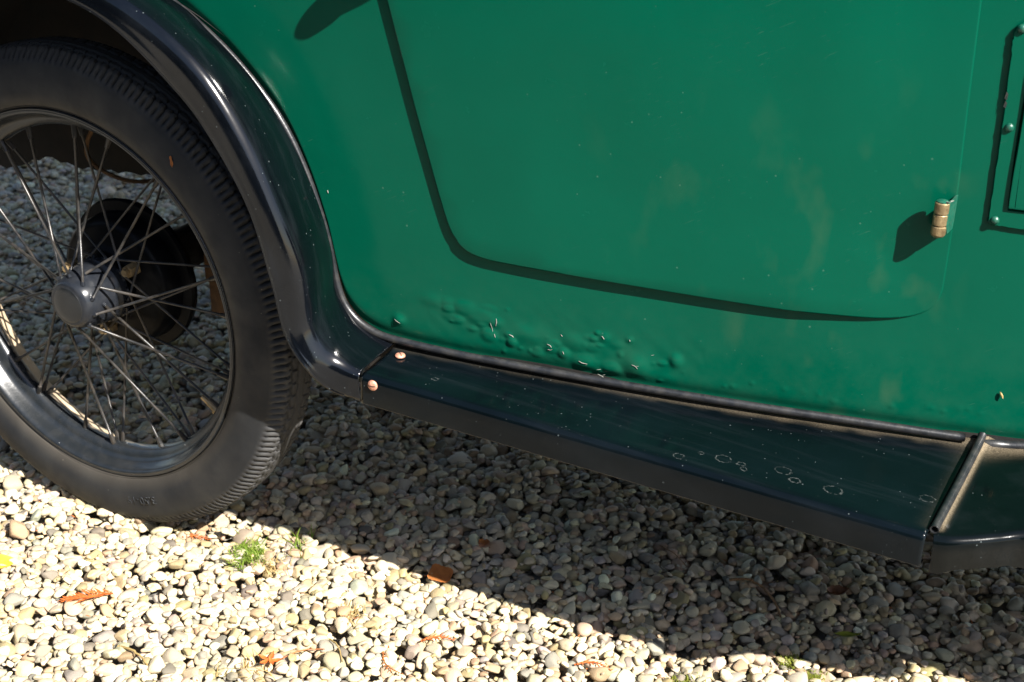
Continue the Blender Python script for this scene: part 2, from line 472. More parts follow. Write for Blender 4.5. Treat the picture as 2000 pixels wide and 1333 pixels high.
def stone_col(i):
    rg = np.random.default_rng(9000 + int(i))
    c = PAL[rg.choice(len(PAL), p=PALW)] * rg.uniform(0.70, 1.15)
    c = c * (1 + rg.normal(0, 0.03, 3))
    return np.clip(c * np.array([1.05, 0.925, 0.71]), 0.02, 0.66)

P3 = np.stack([gX[keep], gY[keep], gZ[keep] + GSHIFT], 1)
pp = project(P3)
dist = np.linalg.norm(P3 - np.array(CAM_POS), axis=1)
inview = (pp[:, 0] > 0) & (pp[:, 0] < 2000) & (pp[:, 1] > 0) & (pp[:, 1] < 1333)
# in plain sight: the open strip in front of the car and below the running board
open_sight = inview & (P3[:, 1] < 0.42) & (pp[:, 1] > 790)
size = np.where(open_sight, np.sqrt(ga[keep] * gb[keep]) / dist * np.sqrt(np.minimum(cnt[keep] * CELL ** 2 / (math.pi * ga[keep] * gb[keep]), 1)), 0)
top300 = np.argsort(-size)[:300]
is300 = np.zeros(len(keep), bool); is300[top300] = True

HI_ME = [mesh_data("pebble", HI[k][0], HI[k][1], M_PEB_O, True, 0) for k in range(NVAR)]
for j in top300:
    i = keep[j]
    o = link("pebble", HI_ME[i % NVAR], ground)
    o.matrix_world = Matrix.Translation((gX[i], gY[i], gZ[i] + GSHIFT)) @ stone_rot(i).to_4x4() @ Matrix.Diagonal((ga[i], gb[i], gc[i], 1))
    cc = stone_col(i); o.color = (*cc, 1)

VV, FF, CC = [], [], []; off = 0
hi_need = open_sight & (ga[keep] / dist > 0.0034)
for j, i in enumerate(keep):
    if is300[j]: continue
    V, F = (HI if hi_need[j] else LO)[i % NVAR]
    Mx = np.array(stone_rot(i))
    W = (V * np.array([ga[i], gb[i], gc[i]])) @ Mx.T + np.array([gX[i], gY[i], gZ[i] + GSHIFT])
    VV.append(W); FF.append(np.array(F) + off); CC.append(np.tile(stone_col(i), (len(W), 1))); off += len(W)
VV = np.concatenate(VV); FF = np.concatenate(FF); CC = np.concatenate(CC)
gm = bpy.data.meshes.new("gravel")
gm.vertices.add(len(VV)); gm.vertices.foreach_set('co', VV.astype(np.float32).ravel())
gm.loops.add(FF.size); gm.loops.foreach_set('vertex_index', FF.astype(np.int32).ravel())
gm.polygons.add(len(FF)); gm.polygons.foreach_set('loop_start', np.arange(0, FF.size, 3, dtype=np.int32))
gm.polygons.foreach_set('use_smooth', np.ones(len(FF), bool))
gm.materials.append(M_PEB_A)
at = gm.attributes.new('col', 'FLOAT_COLOR', 'POINT')
at.data.foreach_set('color', np.c_[CC, np.ones(len(CC))].astype(np.float32).ravel())
gm.update(); gm.validate()
link("gravel", gm, ground, kind="stuff")
print("stones", len(keep), "tris", len(FF))

# ------------------------------------------------------------------ the car
car = link("vintage_car", None, label="green vintage car with black wings, running board and wire wheel, parked on pebble gravel", category="car")

YC = np.polynomial.polynomial.Polynomial([0.070971, 0.150053, 0.14201])
XV, YV = -0.12833, 0.031333
def yb(x):
    x = np.asarray(x, float)
    y = np.where(x < XV, YV, YC(np.minimum(x, 1.32) - 0.4))
    return y + np.where(x > 1.32, (x - 1.32) * 0.25, 0)
CY = 0.56                                                     # centre line of the car

# --- bead line: body meets wing and running board
BEAD = [(0.0, 0.772), (0.060, 0.766), (0.115, 0.749), (0.1626, 0.7263), (0.2349, 0.6759), (0.2951, 0.6115), (0.3288, 0.5483), (0.3525, 0.4755), (0.3669, 0.4053),
        (0.3829, 0.3745), (0.4094, 0.3569), (0.4426, 0.3505), (0.5204, 0.3462), (0.61, 0.3437), (0.7036, 0.3412), (0.8744, 0.3362), (0.9832, 0.3328), (1.09, 0.3275), (1.15, 0.326), (1.22, 0.331)]
BEADC = resample(catmull(BEAD, 10), 0.0019)

# rust blisters on the lower panel
BL = [(0.4429, 0.3755, 0.0065, 0.0030, 1.0), (0.5606, 0.3931, 0.006, 0.0012, 1.6), (0.5793, 0.3798, 0.005, 0.0014, 1.2), (0.5825, 0.3717, 0.0065, 0.0024, 1.0), (0.6281, 0.3729, 0.006, 0.0018, 1.0),
      (0.6433, 0.3675, 0.007, 0.0022, 1.0), (0.6675, 0.3584, 0.010, 0.0020, 1.3), (0.6846, 0.346, 0.008, 0.0024, 1.0), (0.7286, 0.3652, 0.013, 0.0034, 1.1), (0.7706, 0.3784, 0.008, 0.0026, 0.8),
      (0.525, 0.405, 0.009, 0.0014, 1.5), (0.505, 0.402, 0.006, 0.0013, 1.3), (0.485, 0.408, 0.008, 0.0010, 1.6), (0.6893, 0.3948, 0.006, 0.0013, 1.0), (0.7182, 0.3962, 0.004, 0.0009, 1.0),
      (0.545, 0.398, 0.010, 0.0013, 1.7), (0.60, 0.383, 0.012, 0.0018, 1.8), (0.655, 0.383, 0.010, 0.0015, 1.4), (0.70, 0.355, 0.010, 0.0022, 1.2), (0.555, 0.375, 0.008, 0.0016, 1.2)]
rb = np.random.default_rng(21)
for _ in range(60):
    u = rb.uniform(0, 1); x = 0.50 + 0.26 * u; z = 0.396 - 0.036 * u + rb.normal(0, 0.013)
    BL.append((x, max(z, 0.350), rb.uniform(0.0022, 0.0065), rb.uniform(0.0005, 0.0014), rb.uniform(0.8, 1.9)))
for _ in range(30):
    BL.append((rb.uniform(0.46, 1.12), 0.352 + abs(rb.normal(0, 0.008)), rb.uniform(0.002, 0.004), rb.uniform(0.0002, 0.0006), 1.0))
BXS = [p[0] for p in BEAD[9:]]; BZS = [p[1] for p in BEAD[9:]]
def blister(x, z):
    d = np.zeros_like(x)
    for i, (bx, bz, r, h, st) in enumerate(BL):
        q = ((x - bx) / (r * st)) ** 2 + ((z - bz) / r) ** 2
        d = np.maximum(d, h * np.exp(-(q ** (1.1 + 0.25 * (i % 4))))) + 0.06 * h * np.exp(-q / 3)
    d += 0.00015 * np.exp(-((z - 0.385) / 0.03) ** 2) * np.sin(x * 160 + 40 * z) * np.sin(z * 230 + x * 70) * ((x > 0.48) & (x < 0.8))
    d *= np.clip((z - np.interp(x, BXS, BZS) - 0.004) / 0.010, 0, 1)
    # pressed ripples and slow waviness of hand beaten steel
    d += 0.0008 * np.sin(x * 11 + 1.0) * np.sin(z * 9 + 0.5) + 0.0003 * np.sin(x * 27 + z * 19)
    return d

def build_body():
    B = BEADC
    xb, zb = B[:, 0], B[:, 1]
    s = np.r_[0, np.cumsum(np.linalg.norm(np.diff(B, axis=0), axis=1))]
    i0 = int(np.argmax(xb > 0.45))
    X = np.where(np.arange(len(xb)) >= i0, xb, np.interp(s, [0, s[i0]], [0.0, xb[i0]]))
    t = np.r_[np.linspace(0, 0.15, 64), np.linspace(0.15, 1, 30)[1:]]
    ZT = 1.02
    px = xb[:, None] + (X - xb)[:, None] * t[None]; pz = zb[:, None] + (ZT - zb)[:, None] * t[None]
    d = blister(px, pz)
    # the sill edge rolls in a little behind the welting
    d = d - 0.004 * np.exp(-((t[None] * (ZT - zb)[:, None]) / 0.010) ** 2)
    py = yb(px) - d
    mb = MB()
    mb.grid(np.stack([px, py, pz], -1).tolist())
    # rear quarter above and behind the wheel, tail, far side, waist and roof
    ang = np.linspace(rad(90), rad(172), 24)
    rear = [(0.447 * math.cos(a), 0.325 + 0.447 * math.sin(a)) for a in ang]
    topx = np.linspace(0.0, -0.47, 24)
    tt = np.linspace(0, 1, 10)
    mb.grid([[(x0 + (x1 - x0) * k, float(yb(0)) * 0 + float(yb(x0 + (x1 - x0) * k)), z0 + (ZT - z0) * k) for k in tt] for (x0, z0), x1 in zip(rear, topx)], flip=True)
    yf = lambda x: 2 * CY - float(yb(x))
    xs = list(np.linspace(-0.47, 1.32, 24))
    mb.grid([[(x, float(yb(x)), 1.02), (x, float(yb(x)) + 0.05, 1.50), (x, CY - 0.2, 1.56), (x, CY + 0.2, 1.56), (x, yf(x) - 0.05, 1.50), (x, yf(x), 1.02), (x, yf(x), 0.36 if x > 0.4 else 0.60)] for x in xs if x < 1.05])
    mb.grid([[(x, float(yb(x)), 1.02), (x, CY, 1.06), (x, yf(x), 1.02), (x, yf(x), 0.36)] for x in np.linspace(1.0, 1.9, 8)])
    mb.grid([[(x, float(yb(x)), 0.335), (x, float(yb(x)), 1.02)] for x in np.linspace(1.217, 1.9, 12)])
    mb.grid([[(-0.47, y, 0.42), (-0.50, y, 0.75), (-0.47, y, 1.02), (-0.42, y, 1.50)] for y in np.linspace(YV, yf(-0.47), 6)])
    mb.add([(1.04, float(yb(1.0)) + .0, 1.02), (1.04, yf(1.0), 1.02), (0.98, yf(1.0) - .05, 1.5), (0.98, float(yb(1.0)) + .05, 1.5)], [(0, 1, 2, 3)])
    mb.add([(1.9, float(yb(1.9)), 0.35), (1.9, yf(1.9), 0.35), (1.9, yf(1.9), 1.02), (1.9, float(yb(1.9)), 1.02)], [(0, 1, 2, 3)])
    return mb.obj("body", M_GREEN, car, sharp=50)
body = build_body()
for (xa, xb_) in ((-0.30, 0.28), (0.42, 0.94)):
    mb = MB(); mb.grid([[(x, float(yb(x)) - 0.002 + 0.05 * k, 1.10 + 0.34 * k - 0.0) for k in (0.12, 0.95)] for x in np.linspace(xa, xb_, 6)])
    mb.obj("window", M_GLASS, body)

def surf(x, z, off=0.0):
    x = np.asarray(x, float); z = np.asarray(z, float)
    return yb(x) - blister(x, z) - off

# flakes of white filler where the paint has burst
def chip(path, w, off=0.0004):
    P = resample(path, 0.0012); n = len(P); mb = MB(); rows = []
    T = np.gradient(P, axis=0); T /= np.linalg.norm(T, axis=1)[:, None]
    for k in range(n):
        ww = w * (0.25 + math.sin(math.pi * (k + .5) / n)) * random.uniform(0.7, 1.15)
        nx, nz = -T[k, 1], T[k, 0]
        row = []
        for sgn, o in ((-1, 0.0), (-0.5, off), (0.6, off * 1.1), (1, 0.0)):
            x = P[k, 0] + nx * ww * sgn; z = P[k, 1] + nz * ww * sgn
            row.append((x, float(surf(x, z, o + 0.0002)), z))
        rows.append(row)
    mb.grid(rows)
    return mb.obj("paint_flake", M_CHIP, body, sharp=0)
CH = [([(0.4385, 0.3765), (0.4425, 0.3742), (0.4455, 0.3725)], 0.0008), ([(0.5632, 0.3985), (0.5640, 0.394), (0.5630, 0.389)], 0.0011), ([(0.5795, 0.3812), (0.5835, 0.3795), (0.5845, 0.378)], 0.0011),
      ([(0.5628, 0.374), (0.5615, 0.3785)], 0.0008), ([(0.6245, 0.3762), (0.6285, 0.3752), (0.630, 0.373)], 0.0008), ([(0.6255, 0.3695), (0.629, 0.3692), (0.631, 0.3708)], 0.0008),
      ([(0.6435, 0.3705), (0.6450, 0.3672)], 0.0007), ([(0.6625, 0.3612), (0.6665, 0.3592), (0.6725, 0.3590)], 0.0010), ([(0.6835, 0.3532), (0.688, 0.3542)], 0.0006),
      ([(0.6845, 0.3472), (0.689, 0.3452), (0.6935, 0.3425)], 0.0010), ([(0.689, 0.3460), (0.693, 0.3482)], 0.0007), ([(0.7235, 0.3672), (0.7275, 0.3662), (0.7305, 0.3632)], 0.0008),
      ([(0.727, 0.366), (0.7315, 0.3668)], 0.0006), ([(0.6872, 0.397), (0.690, 0.3935)], 0.0011), ([(0.7182, 0.3972), (0.7190, 0.395)], 0.0009), ([(0.5565, 0.392), (0.5595, 0.381)], 0.0003),
      ([(0.6395, 0.3905), (0.6415, 0.3885)], 0.0008), ([(0.3548, 0.5262), (0.3558, 0.5228)], 0.0012), ([(0.7435, 0.381), (0.7465, 0.3822)], 0.0005)]
for pth, w in CH: chip(pth, w * 0.42)

# --- door
DOOR = [(0.3665, 1.03), (0.3835, 0.96), (0.402, 0.885), (0.4195, 0.8178), (0.4368, 0.7530), (0.4549, 0.6863), (0.4670, 0.6410), (0.483, 0.5846), (0.498, 0.5327), (0.5080, 0.5040), (0.5170, 0.4900), (0.5310, 0.4785), (0.5502, 0.4730), (0.5833, 0.4708),
        (0.6996, 0.4670), (0.8648, 0.4608), (0.9400, 0.4598), (0.9760, 0.4605), (1.0010, 0.4640), (1.0170, 0.4700), (1.0275, 0.4790), (1.0338, 0.4937), (1.0346, 0.5204), (1.0335, 0.6032), (1.0294, 0.7055), (1.0257, 0.8069), (1.021, 0.92), (1.017, 1.03)]
def door_off(x, z):
    bot = np.interp(x, [0.45, 0.60, 0.70, 0.90, 0.97, 1.01, 1.035], [0.0060, 0.0080, 0.0090, 0.0086, 0.0048, 0.0014, 0.0010])
    return np.where(z > 0.49, np.interp(x, [0.35, 0.50, 0.60, 0.9, 1.035], [0.0056, 0.0058, 0.0070, 0.0060, 0.0012]), bot)
def build_door():
    O = resample(catmull(DOOR, 8), 0.005)
    T = np.gradient(O, axis=0); T /= np.linalg.norm(T, axis=1)[:, None]
    Nin = np.stack([-T[:, 1], T[:, 0]], 1)
    if ((O + Nin * 0.01 - O.mean(0)) ** 2).sum() > ((O - O.mean(0)) ** 2).sum(): Nin = -Nin
    rings = []
    for ins, f in ((0.0, -0.2), (0.0, 0.55), (0.0004, 0.82), (0.0012, 0.96), (0.0024, 1.0)):
        Q = O + Nin * ins
        rings.append(np.stack([Q[:, 0], yb(Q[:, 0]) - wav(Q[:, 0], Q[:, 1]) - f * door_off(O[:, 0], O[:, 1]), Q[:, 1]], 1))
    mb = MB(); mb.grid([r.tolist() for r in rings], flip=True)
    Q = O + Nin * 0.0024
    gx, gz = np.meshgrid(np.arange(0.36, 1.04, 0.018), np.arange(0.462, 1.03, 0.018), indexing='ij')
    pts = np.stack([gx.ravel(), gz.ravel()], 1)
    poly = [Vector(p) for p in Q]
    def inside(p):
        x, z = p; c = False; n = len(Q)
        for i in range(n):
            x1, z1 = Q[i]; x2, z2 = Q[i - 1]
            if (z1 > z) != (z2 > z) and x < (x2 - x1) * (z - z1) / (z2 - z1) + x1: c = not c
        return c
    inn = [Vector(p) for p in pts if inside(p) and np.min(((Q - p) ** 2).sum(1)) > 0.008 ** 2]
    V2, _, F2, *_ = geometry.delaunay_2d_cdt(poly + inn, [(i, (i + 1) % len(poly)) for i in range(len(poly))], [], 1, 1e-6)
    A = np.array([tuple(v) for v in V2])
    kd = np.array([np.argmin(((O - p) ** 2).sum(1)) for p in A])
    edge_off = door_off(O[kd, 0], O[kd, 1])
    face_off = door_off(A[:, 0], np.full(len(A), 0.6))
    dd = np.sqrt(((Q[None] - A[:, None]) ** 2).sum(-1)).min(1)
    k = np.clip(dd / 0.10, 0, 1)
    offv = edge_off * (1 - k) + face_off * k
    y = yb(A[:, 0]) - wav(A[:, 0], A[:, 1]) - offv
    v3 = np.stack([A[:, 0], y, A[:, 1]], 1)
    fs = []
    for f in F2:
        p = [v3[i] for i in f]
        nrm = np.cross(p[1] - p[0], p[2] - p[0])
        fs.append(tuple(f) if nrm[1] < 0 else tuple(f)[::-1])
    mb.add(v3.tolist(), fs)
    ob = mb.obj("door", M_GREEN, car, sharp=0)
    bm = bmesh.new(); bm.from_mesh(ob.data); bmesh.ops.remove_doubles(bm, verts=bm.verts, dist=1e-5)
    bmesh.ops.recalc_face_normals(bm, faces=bm.faces); bm.to_mesh(ob.data); bm.free()
    ob.data.set_sharp_from_angle(angle=rad(40))
    return ob
def wav(x, z): return 0.0008 * np.sin(x * 11 + 1.0) * np.sin(z * 9 + 0.5) + 0.0003 * np.sin(x * 27 + z * 19)
door = build_door()
# door handle above the picture: its shadow falls into it
def build_handle():
    mb = MB()
    def P(x, z, d): return (x, float(yb(x)) - d, z)
    mb.tube([P(0.548, 0.892, 0.005), P(0.548, 0.892, 0.012), P(0.547, 0.892, 0.040), P(0.543, 0.891, 0.050)], [0.020, 0.013, 0.010, 0.011], 16)
    mb.tube([P(0.552, 0.893, 0.050), P(0.53, 0.886, 0.051), P(0.50, 0.872, 0.051), P(0.485, 0.858, 0.051), P(0.468, 0.847, 0.050), P(0.458, 0.842, 0.050), P(0.450, 0.840, 0.050)],
            [0.009, 0.0125, 0.013, 0.013, 0.0135, 0.011, 0.004], 16)
    return mb.obj("handle", M_STEEL, door)
build_handle()

# --- hinge on the front edge of the door
def build_hinge():
    hg = link("door_hinge", None, car)
    x0, z0, z1 = 1.0245, 0.5665, 0.6045
    y0 = float(yb(x0)) - 0.0205
    L = (z1 - z0) / 3
    for k in range(3):
        mb = MB(); a = z0 + L * k + 0.0004; b = z0 + L * (k + 1) - 0.0004
        R = 0.0076 - 0.0002 * (k == 1)
        prof = [(0.0, a), (R * 0.90, a), (R, a + 0.0007), (R, b - 0.0007), (R * 0.90, b), (0.0, b)]
        if k == 0: prof = [(0.0, a - 0.001), (R * 0.6, a - 0.0005), (R * 0.9, a + 0.0012), (R, a + 0.003), (R, b - 0.0008), (R * 0.85, b), (0.0, b)]
        mb.lathe(prof, 28, 'Z')
        v = [(p[0] + x0, p[1] + y0, p[2]) for p in mb.v]
        mobj("knuckle", v, [f[::-1] for f in mb.f], M_BRASS, hg)
    mb = MB(); mb.lathe([(0.006, z1 - 0.0006), (0.0062, z1 + 0.0006), (0.005, z1 + 0.0013), (0.0028, z1 + 0.0019), (0.0, z1 + 0.0021)], 24, 'Z')
    mobj("hinge_pin", [(p[0] + x0, p[1] + y0, p[2]) for p in mb.v], mb.f, M_PINHEAD, hg)
    # the folded leaf from the knuckle back into the pillar
    mb = MB()
    pth = [(x0 + 0.0062, y0 - 0.0030), (x0 + 0.0076, y0 - 0.0004), (x0 + 0.0082, y0 + 0.004), (x0 + 0.0088, y0 + 0.010), (x0 + 0.0096, float(yb(x0)) + 0.003)]
    pth2 = [(x0 + 0.0050, y0 - 0.0022), (x0 + 0.0060, y0), (x0 + 0.0064, y0 + 0.004), (x0 + 0.0070, y0 + 0.010), (x0 + 0.0078, float(yb(x0)) + 0.003)]
    rows = []
    for i in range(5):
        zt = z1 + 0.0012 + 0.0010 * math.sin(i * 2.1); zl = z0 + 0.003 + (0.026 if i < 1 else 0.008 if i < 2 else 0.0)
        rows.append([(*pth[i], zl), (*pth[i], zt), (*pth2[i], zt), (*pth2[i], zl)])
    mb.grid(rows, closed_v=True)
    mb.obj("hinge_leaf", M_PINHEAD, hg, sharp=30)
    # chipped old paint round the top of the pin
    for (dx, dy, l, rot) in ((0.006, -0.004, 0.005, -0.5), (0.0085, 0.002, 0.004, 0.9)):
        c = Vector((x0 + dx, y0 + dy, z1 + 0.0012)); u = Vector((math.cos(rot), math.sin(rot), 0.15)) * l * 0.5; w = Vector((-math.sin(rot), math.cos(rot), 0)) * 0.0008
        h = Vector((0, 0, 0.0009))
        vs = [c - u - w, c + u - w * .4, c + u + w * .4, c - u + w]; vs = vs + [q + h for q in vs]
        mobj("paint_flake", vs, [(0, 3, 2, 1), (4, 5, 6, 7), (0, 1, 5, 4), (1, 2, 6, 5), (2, 3, 7, 6), (3, 0, 4, 7)], M_CHIP, hg)
build_hinge()

# --- riveted scuttle vent frame at the front of the body
def build_vent():
    T = 0.0046
    O = catmull([(1.260, 0.5700), (1.180, 0.5722), (1.102, 0.5750), (1.0800, 0.5768), (1.0705, 0.5778), (1.0672, 0.5795), (1.0664, 0.5850), (1.0650, 0.6300), (1.0632, 0.6900), (1.0608, 0.7500), (1.0600, 0.7760), (1.0618, 0.7845), (1.0690, 0.7885), (1.0780, 0.7895), (1.180, 0.790), (1.26, 0.790)], 6)
    I = catmull([(1.245, 0.5915), (1.180, 0.5930), (1.100, 0.5953), (1.0875, 0.5960), (1.0838, 0.5962), (1.0829, 0.5985), (1.0822, 0.6100), (1.0805, 0.6550), (1.0797, 0.7000), (1.0796, 0.7300), (1.0797, 0.7600), (1.0798, 0.7690), (1.0815, 0.7715), (1.0900, 0.7720), (1.180, 0.772), (1.245, 0.772)], 6)
    rng = np.random.default_rng(3)
    O = O + rng.normal(0, 0.0003, O.shape)
    rows = []
    for (P, ins, h) in ((O, 0, -0.0006), (O, 0.0003, 0.75), (O, 0.0012, 1.0), (I, -0.0012, 1.0), (I, -0.0003, 0.75), (I, 0, -0.0016 / T)):
        C = P.mean(0); D = C - P; D /= np.linalg.norm(D, axis=1)[:, None]
        Q = P + D * ins
        rows.append([(x, float(yb(x)) - (0.0006 if h < 0 else 0) - T * max(h, 0) + (0.0012 if h < -.01 else 0), z) for x, z in Q])
    mb = MB(); mb.grid(rows)
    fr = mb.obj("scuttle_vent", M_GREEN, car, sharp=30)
    for (x, z) in ((1.0665, 0.7812), (1.0706, 0.6825), (1.0728, 0.5838), (1.17, 0.5835), (1.17, 0.7812)):
        m = MB(); m.lathe([(0.0046, 0.0), (0.0045, 0.0010), (0.0037, 0.0026), (0.0021, 0.0035), (0.0, 0.0038)], 20, 'Z')
        nrm = Vector((0.24, -1, 0)).normalized(); qt = nrm.to_track_quat('Z', 'Y')
        b = Vector((x, float(yb(x)) - T, z))
        mobj("rivet", [b + qt @ Vector(p) for p in m.v], m.f, M_PINHEAD, fr)
    m = MB()
    rows = []
    for ins, h in ((0.0, 0.0), (0.0, T + 0.0028), (0.0008, T + 0.0036), (0.0026, T + 0.0038)):
        D = I.mean(0) - I; D /= np.linalg.norm(D, axis=1)[:, None]; Q = I + D * (0.0022 + ins)
        rows.append([(x, float(yb(x)) - h, z) for x, z in Q])
    m.grid(rows)
    Q = I + (I.mean(0) - I) / np.linalg.norm(I.mean(0) - I, axis=1)[:, None] * 0.0046
    zs = Q[:, 1]; lo = Q[:Q.shape[0] // 2]; hi = Q[Q.shape[0] // 2:][::-1]; k = min(len(lo), len(hi))
    m.grid([[(x, float(yb(x)) - T - 0.0038, z) for x, z in ((lo[i][0], lo[i][1]), (hi[i][0], hi[i][1]))] for i in range(k)])
    m.obj("vent_flap", M_GREEN, fr)
    m = MB()
    for (x, z, l) in ((1.0628, 0.7030, 0.0065), (1.0625, 0.7110, 0.008)):
        y = float(yb(x)) - T - 0.0006
        m.add([(x - .0012, y + .002, z), (x + .0018, y, z - .001), (x + .0022, y, z + l * .7), (x + .0002, y - .0004, z + l)], [(0, 1, 2, 3)])
    m.obj("paint_flake", M_CHIP, fr, smooth=False)
build_vent()

# --- rear wing
WST = [([0.4432, -0.007, 0.3057], [0.4419, -0.005, 0.3385], [0.4372, 0.0768, 0.3440]), ([0.412, -0.022, 0.319], [0.422, -0.010, 0.3480], [0.4094, 0.0724, 0.3530]),
       ([0.3936, -0.040, 0.3475], [0.4038, -0.014, 0.3654], [0.3842, 0.0686, 0.3715]), ([0.3691, -0.045, 0.3872], [0.3880, -0.016, 0.3997], [0.3669, 0.0662, 0.4053]),
       ([0.3534, -0.045, 0.4507], [0.3816, -0.017, 0.4595], [0.3586, 0.065, 0.4569]), ([0.325, -0.045, 0.5373], [0.3545, -0.018, 0.5290], [0.3439, 0.063, 0.5127]),
       ([0.2718, -0.045, 0.6170], [0.3100, -0.018, 0.6130], [0.3150, 0.0592, 0.5800]), ([0.225, -0.045, 0.6612], [0.2582, -0.018, 0.6760], [0.2745, 0.0544, 0.6378]),
       ([0.1566, -0.045, 0.7084], [0.1953, -0.018, 0.7200], [0.2200, 0.0488, 0.6890]), ([0.084, -0.045, 0.7329], [0.1250, -0.018, 0.7500], [0.1560, 0.0450, 0.7300])]
for k, a in enumerate((88, 100, 114, 128, 142, 156, 170)):
    f = lambda r, dy: [r * math.cos(rad(a)), dy, 0.325 + r * math.sin(rad(a))]
    WST.append((f(0.428, -0.075), f(0.464, -0.032), f(0.446, 0.040)))
for k, w in enumerate(WST[:10]):                               # the wing overhangs the tyre more towards its top
    dy = np.interp(k, [5, 7, 9], [0.0, 0.004, 0.014])
    w[0][0] += dy * 0.80; w[0][1] -= dy; w[0][2] += dy * 0.50
    dc = np.interp(k, [3, 4, 5, 7, 9], [0.0, 0.0, -0.004, -0.012, -0.014])
    w[1][0] -= dc * 0.80; w[1][1] += dc; w[1][2] -= dc * 0.50
for k, w in enumerate(WST):
    if k >= 1:
        b = np.array(w[2]); d = np.array([0, 0, 0.325]) - b; d[1] = 0; d /= np.linalg.norm(d)
        b = b + d * 0.0055 * min(1, k / 3); b[1] += 0.004; w[2][:] = b.tolist()
def bez(a, c, b, n): return [a * (1 - t) ** 2 + c * 2 * t * (1 - t) + b * t * t for t in np.linspace(0, 1, n)]
def ka(k, da, g):
    n = np.linalg.norm(da); w = np.interp(g, [1.5, 5], [0, 1])
    return (1 - w) * min(k * 1.25, 0.72 * n) + w * 0.74 * n
def wing_sections(sub=10):
    L = catmull([w[0] for w in WST], sub); S = catmull([w[1] for w in WST], sub); B = catmull([w[2] for w in WST], sub)
    rows = []
    n = len(L)
    for i in range(n):
        g = i / sub
        k = np.interp(g, [0, 1, 2, 4, 6, 9], [0.012, 0.016, 0.022, 0.030, 0.036, 0.040])
        l, s, b = L[i], S[i], B[i]
        c = s.copy()
        for _ in range(6):
            da, df = b - c, l - c
            A = c + da / np.linalg.norm(da) * ka(k, da, g); F = c + df / np.linalg.norm(df) * min(k, 0.70 * np.linalg.norm(df))
            m = 0.25 * A + 0.5 * c + 0.25 * F
            c = c + (s - m)
        da, df = b - c, l - c
        A = c + da / np.linalg.norm(da) * ka(k, da, g); F = c + df / np.linalg.norm(df) * min(k, 0.70 * np.linalg.norm(df))
        bulge = np.cross(A - b, L[min(i + 1, n - 1)] - L[max(i - 1, 0)]); bulge = bulge / (np.linalg.norm(bulge) + 1e-9)
        if bulge @ (s - np.array([0, 0, 0.325]) * np.array([0, 1, 1])) < 0: bulge = -bulge
        pts = [b + (A - b) * t + bulge * 0.0015 * math.sin(math.pi * t) * min(1, g / 2) for t in np.linspace(0, 1, 7)[:-1]]
        pts += bez(A, c, F, 12)
        fl = [F + (l - F) * t for t in np.linspace(0, 1, 8)[1:]]
        # swage line pressed into the flank, then the wired edge
        od = np.cross(l - F, L[min(i + 1, n - 1)] - L[max(i - 1, 0)]); od /= np.linalg.norm(od) + 1e-9
        if od[1] > 0: od = -od
        sw = min(1, max(0, (g - 0.7)))
        for q, h in ((2, 0.0), (3, 0.0004), (4, 0.0007), (5, 0.0002)): fl[q] = fl[q] + od * h * sw
        pts += fl
        rows.append([tuple(p) for p in pts])
    return rows, L
rows, WL = wing_sections()
wing = MB().grid(rows, flip=True).obj("rear_wing", M_WING, car, sharp=0)
sd = wing.modifiers.new("thickness", 'SOLIDIFY'); sd.thickness = 0.0016; sd.offset = -1
MB().tube([tuple(p + np.array([0, 0.0005, 0])) for p in WL[6:]], 0.0026, 8).obj("wired_edge", M_WING, wing)

# --- running board
E1 = np.array([0.4457, -0.005, 0.33852]); E2 = np.array([1.0930, 0.0330, 0.31855])
def board_z(x): return E1[2] + (x - E1[0]) / (E2[0] - E1[0]) * (E2[2] - E1[2])
edge_line = []
def build_board():
    R = 0.0085; rows = []; dust = []
    for x in np.linspace(E1[0] - 0.0022, E2[0], 150):
        f = (x - E1[0]) / (E2[0] - E1[0]); ye = E1[1] + f * (E2[1] - E1[1]); z = board_z(x)
        rip = 0.0007 * math.sin(x * 23) + 0.0004 * math.sin(x * 61 + 1)
        yi = float(yb(x)) + 0.003
        xi = x + 0.0 * f
        row = []; du = []
        xin = x - (0.0075 * (1 - f))                   # the joints run square to the board, not to the body
        for t in np.linspace(0, 1, 26)[:-1]:
            y = yi + (ye + R - yi) * t
            lift = 0.0045 * math.exp(-((y - yi) / 0.007) ** 2)
            row.append((xin + (x - xin) * t, y, z + lift + rip * math.sin(math.pi * t) - 0.0015 * math.sin(math.pi * t)))
            di = yi - y
            nz = 0.5 + 0.5 * math.sin(x * 37 + math.sin(x * 91) * 2)
            edge = math.exp(-(max(0, di - 0.009) / (0.003 + 0.003 * nz)) ** 2) * (0.25 + 0.75 * min(1, max(0, (x - 0.6) / 0.3))) * 0.45
            end = math.exp(-((E2[0] - x) / 0.010) ** 2) * 0.08 + 0.18 * math.exp(-((E2[0] - x) / 0.02) ** 2) * math.exp(-(di / 0.03) ** 2)
            du.append(min(1, edge + end))
        for a in np.linspace(0, math.pi / 2, 7):
            row.append((x, ye + R - R * math.sin(a), z - R + R * math.cos(a))); du.append(0.0)
        zb = z - 0.0352
        for t in (0.3, 0.65, 1.0): row.append((x, ye - 0.0006 * t, z - R + (zb - z + R) * t)); du.append(0.01)
        edge_line.append((x, ye - 0.0010, zb - 0.0006))
        row.append((x, ye + 0.0008, zb - 0.0012)); du.append(0.1)
        row.append((x, ye + 0.012, zb - 0.0005)); du.append(0.1)
        rows.append(row); dust.append(du)
    ob = MB().grid(rows, flip=False).obj("running_board", M_BOARD, car, sharp=50)
    at = ob.data.attributes.new('dust', 'FLOAT', 'POINT'); at.data.foreach_set('value', np.array(dust, np.float32).ravel())
    ob.modifiers.new("thickness", 'SOLIDIFY').thickness = 0.0014
    return ob
board = build_board()

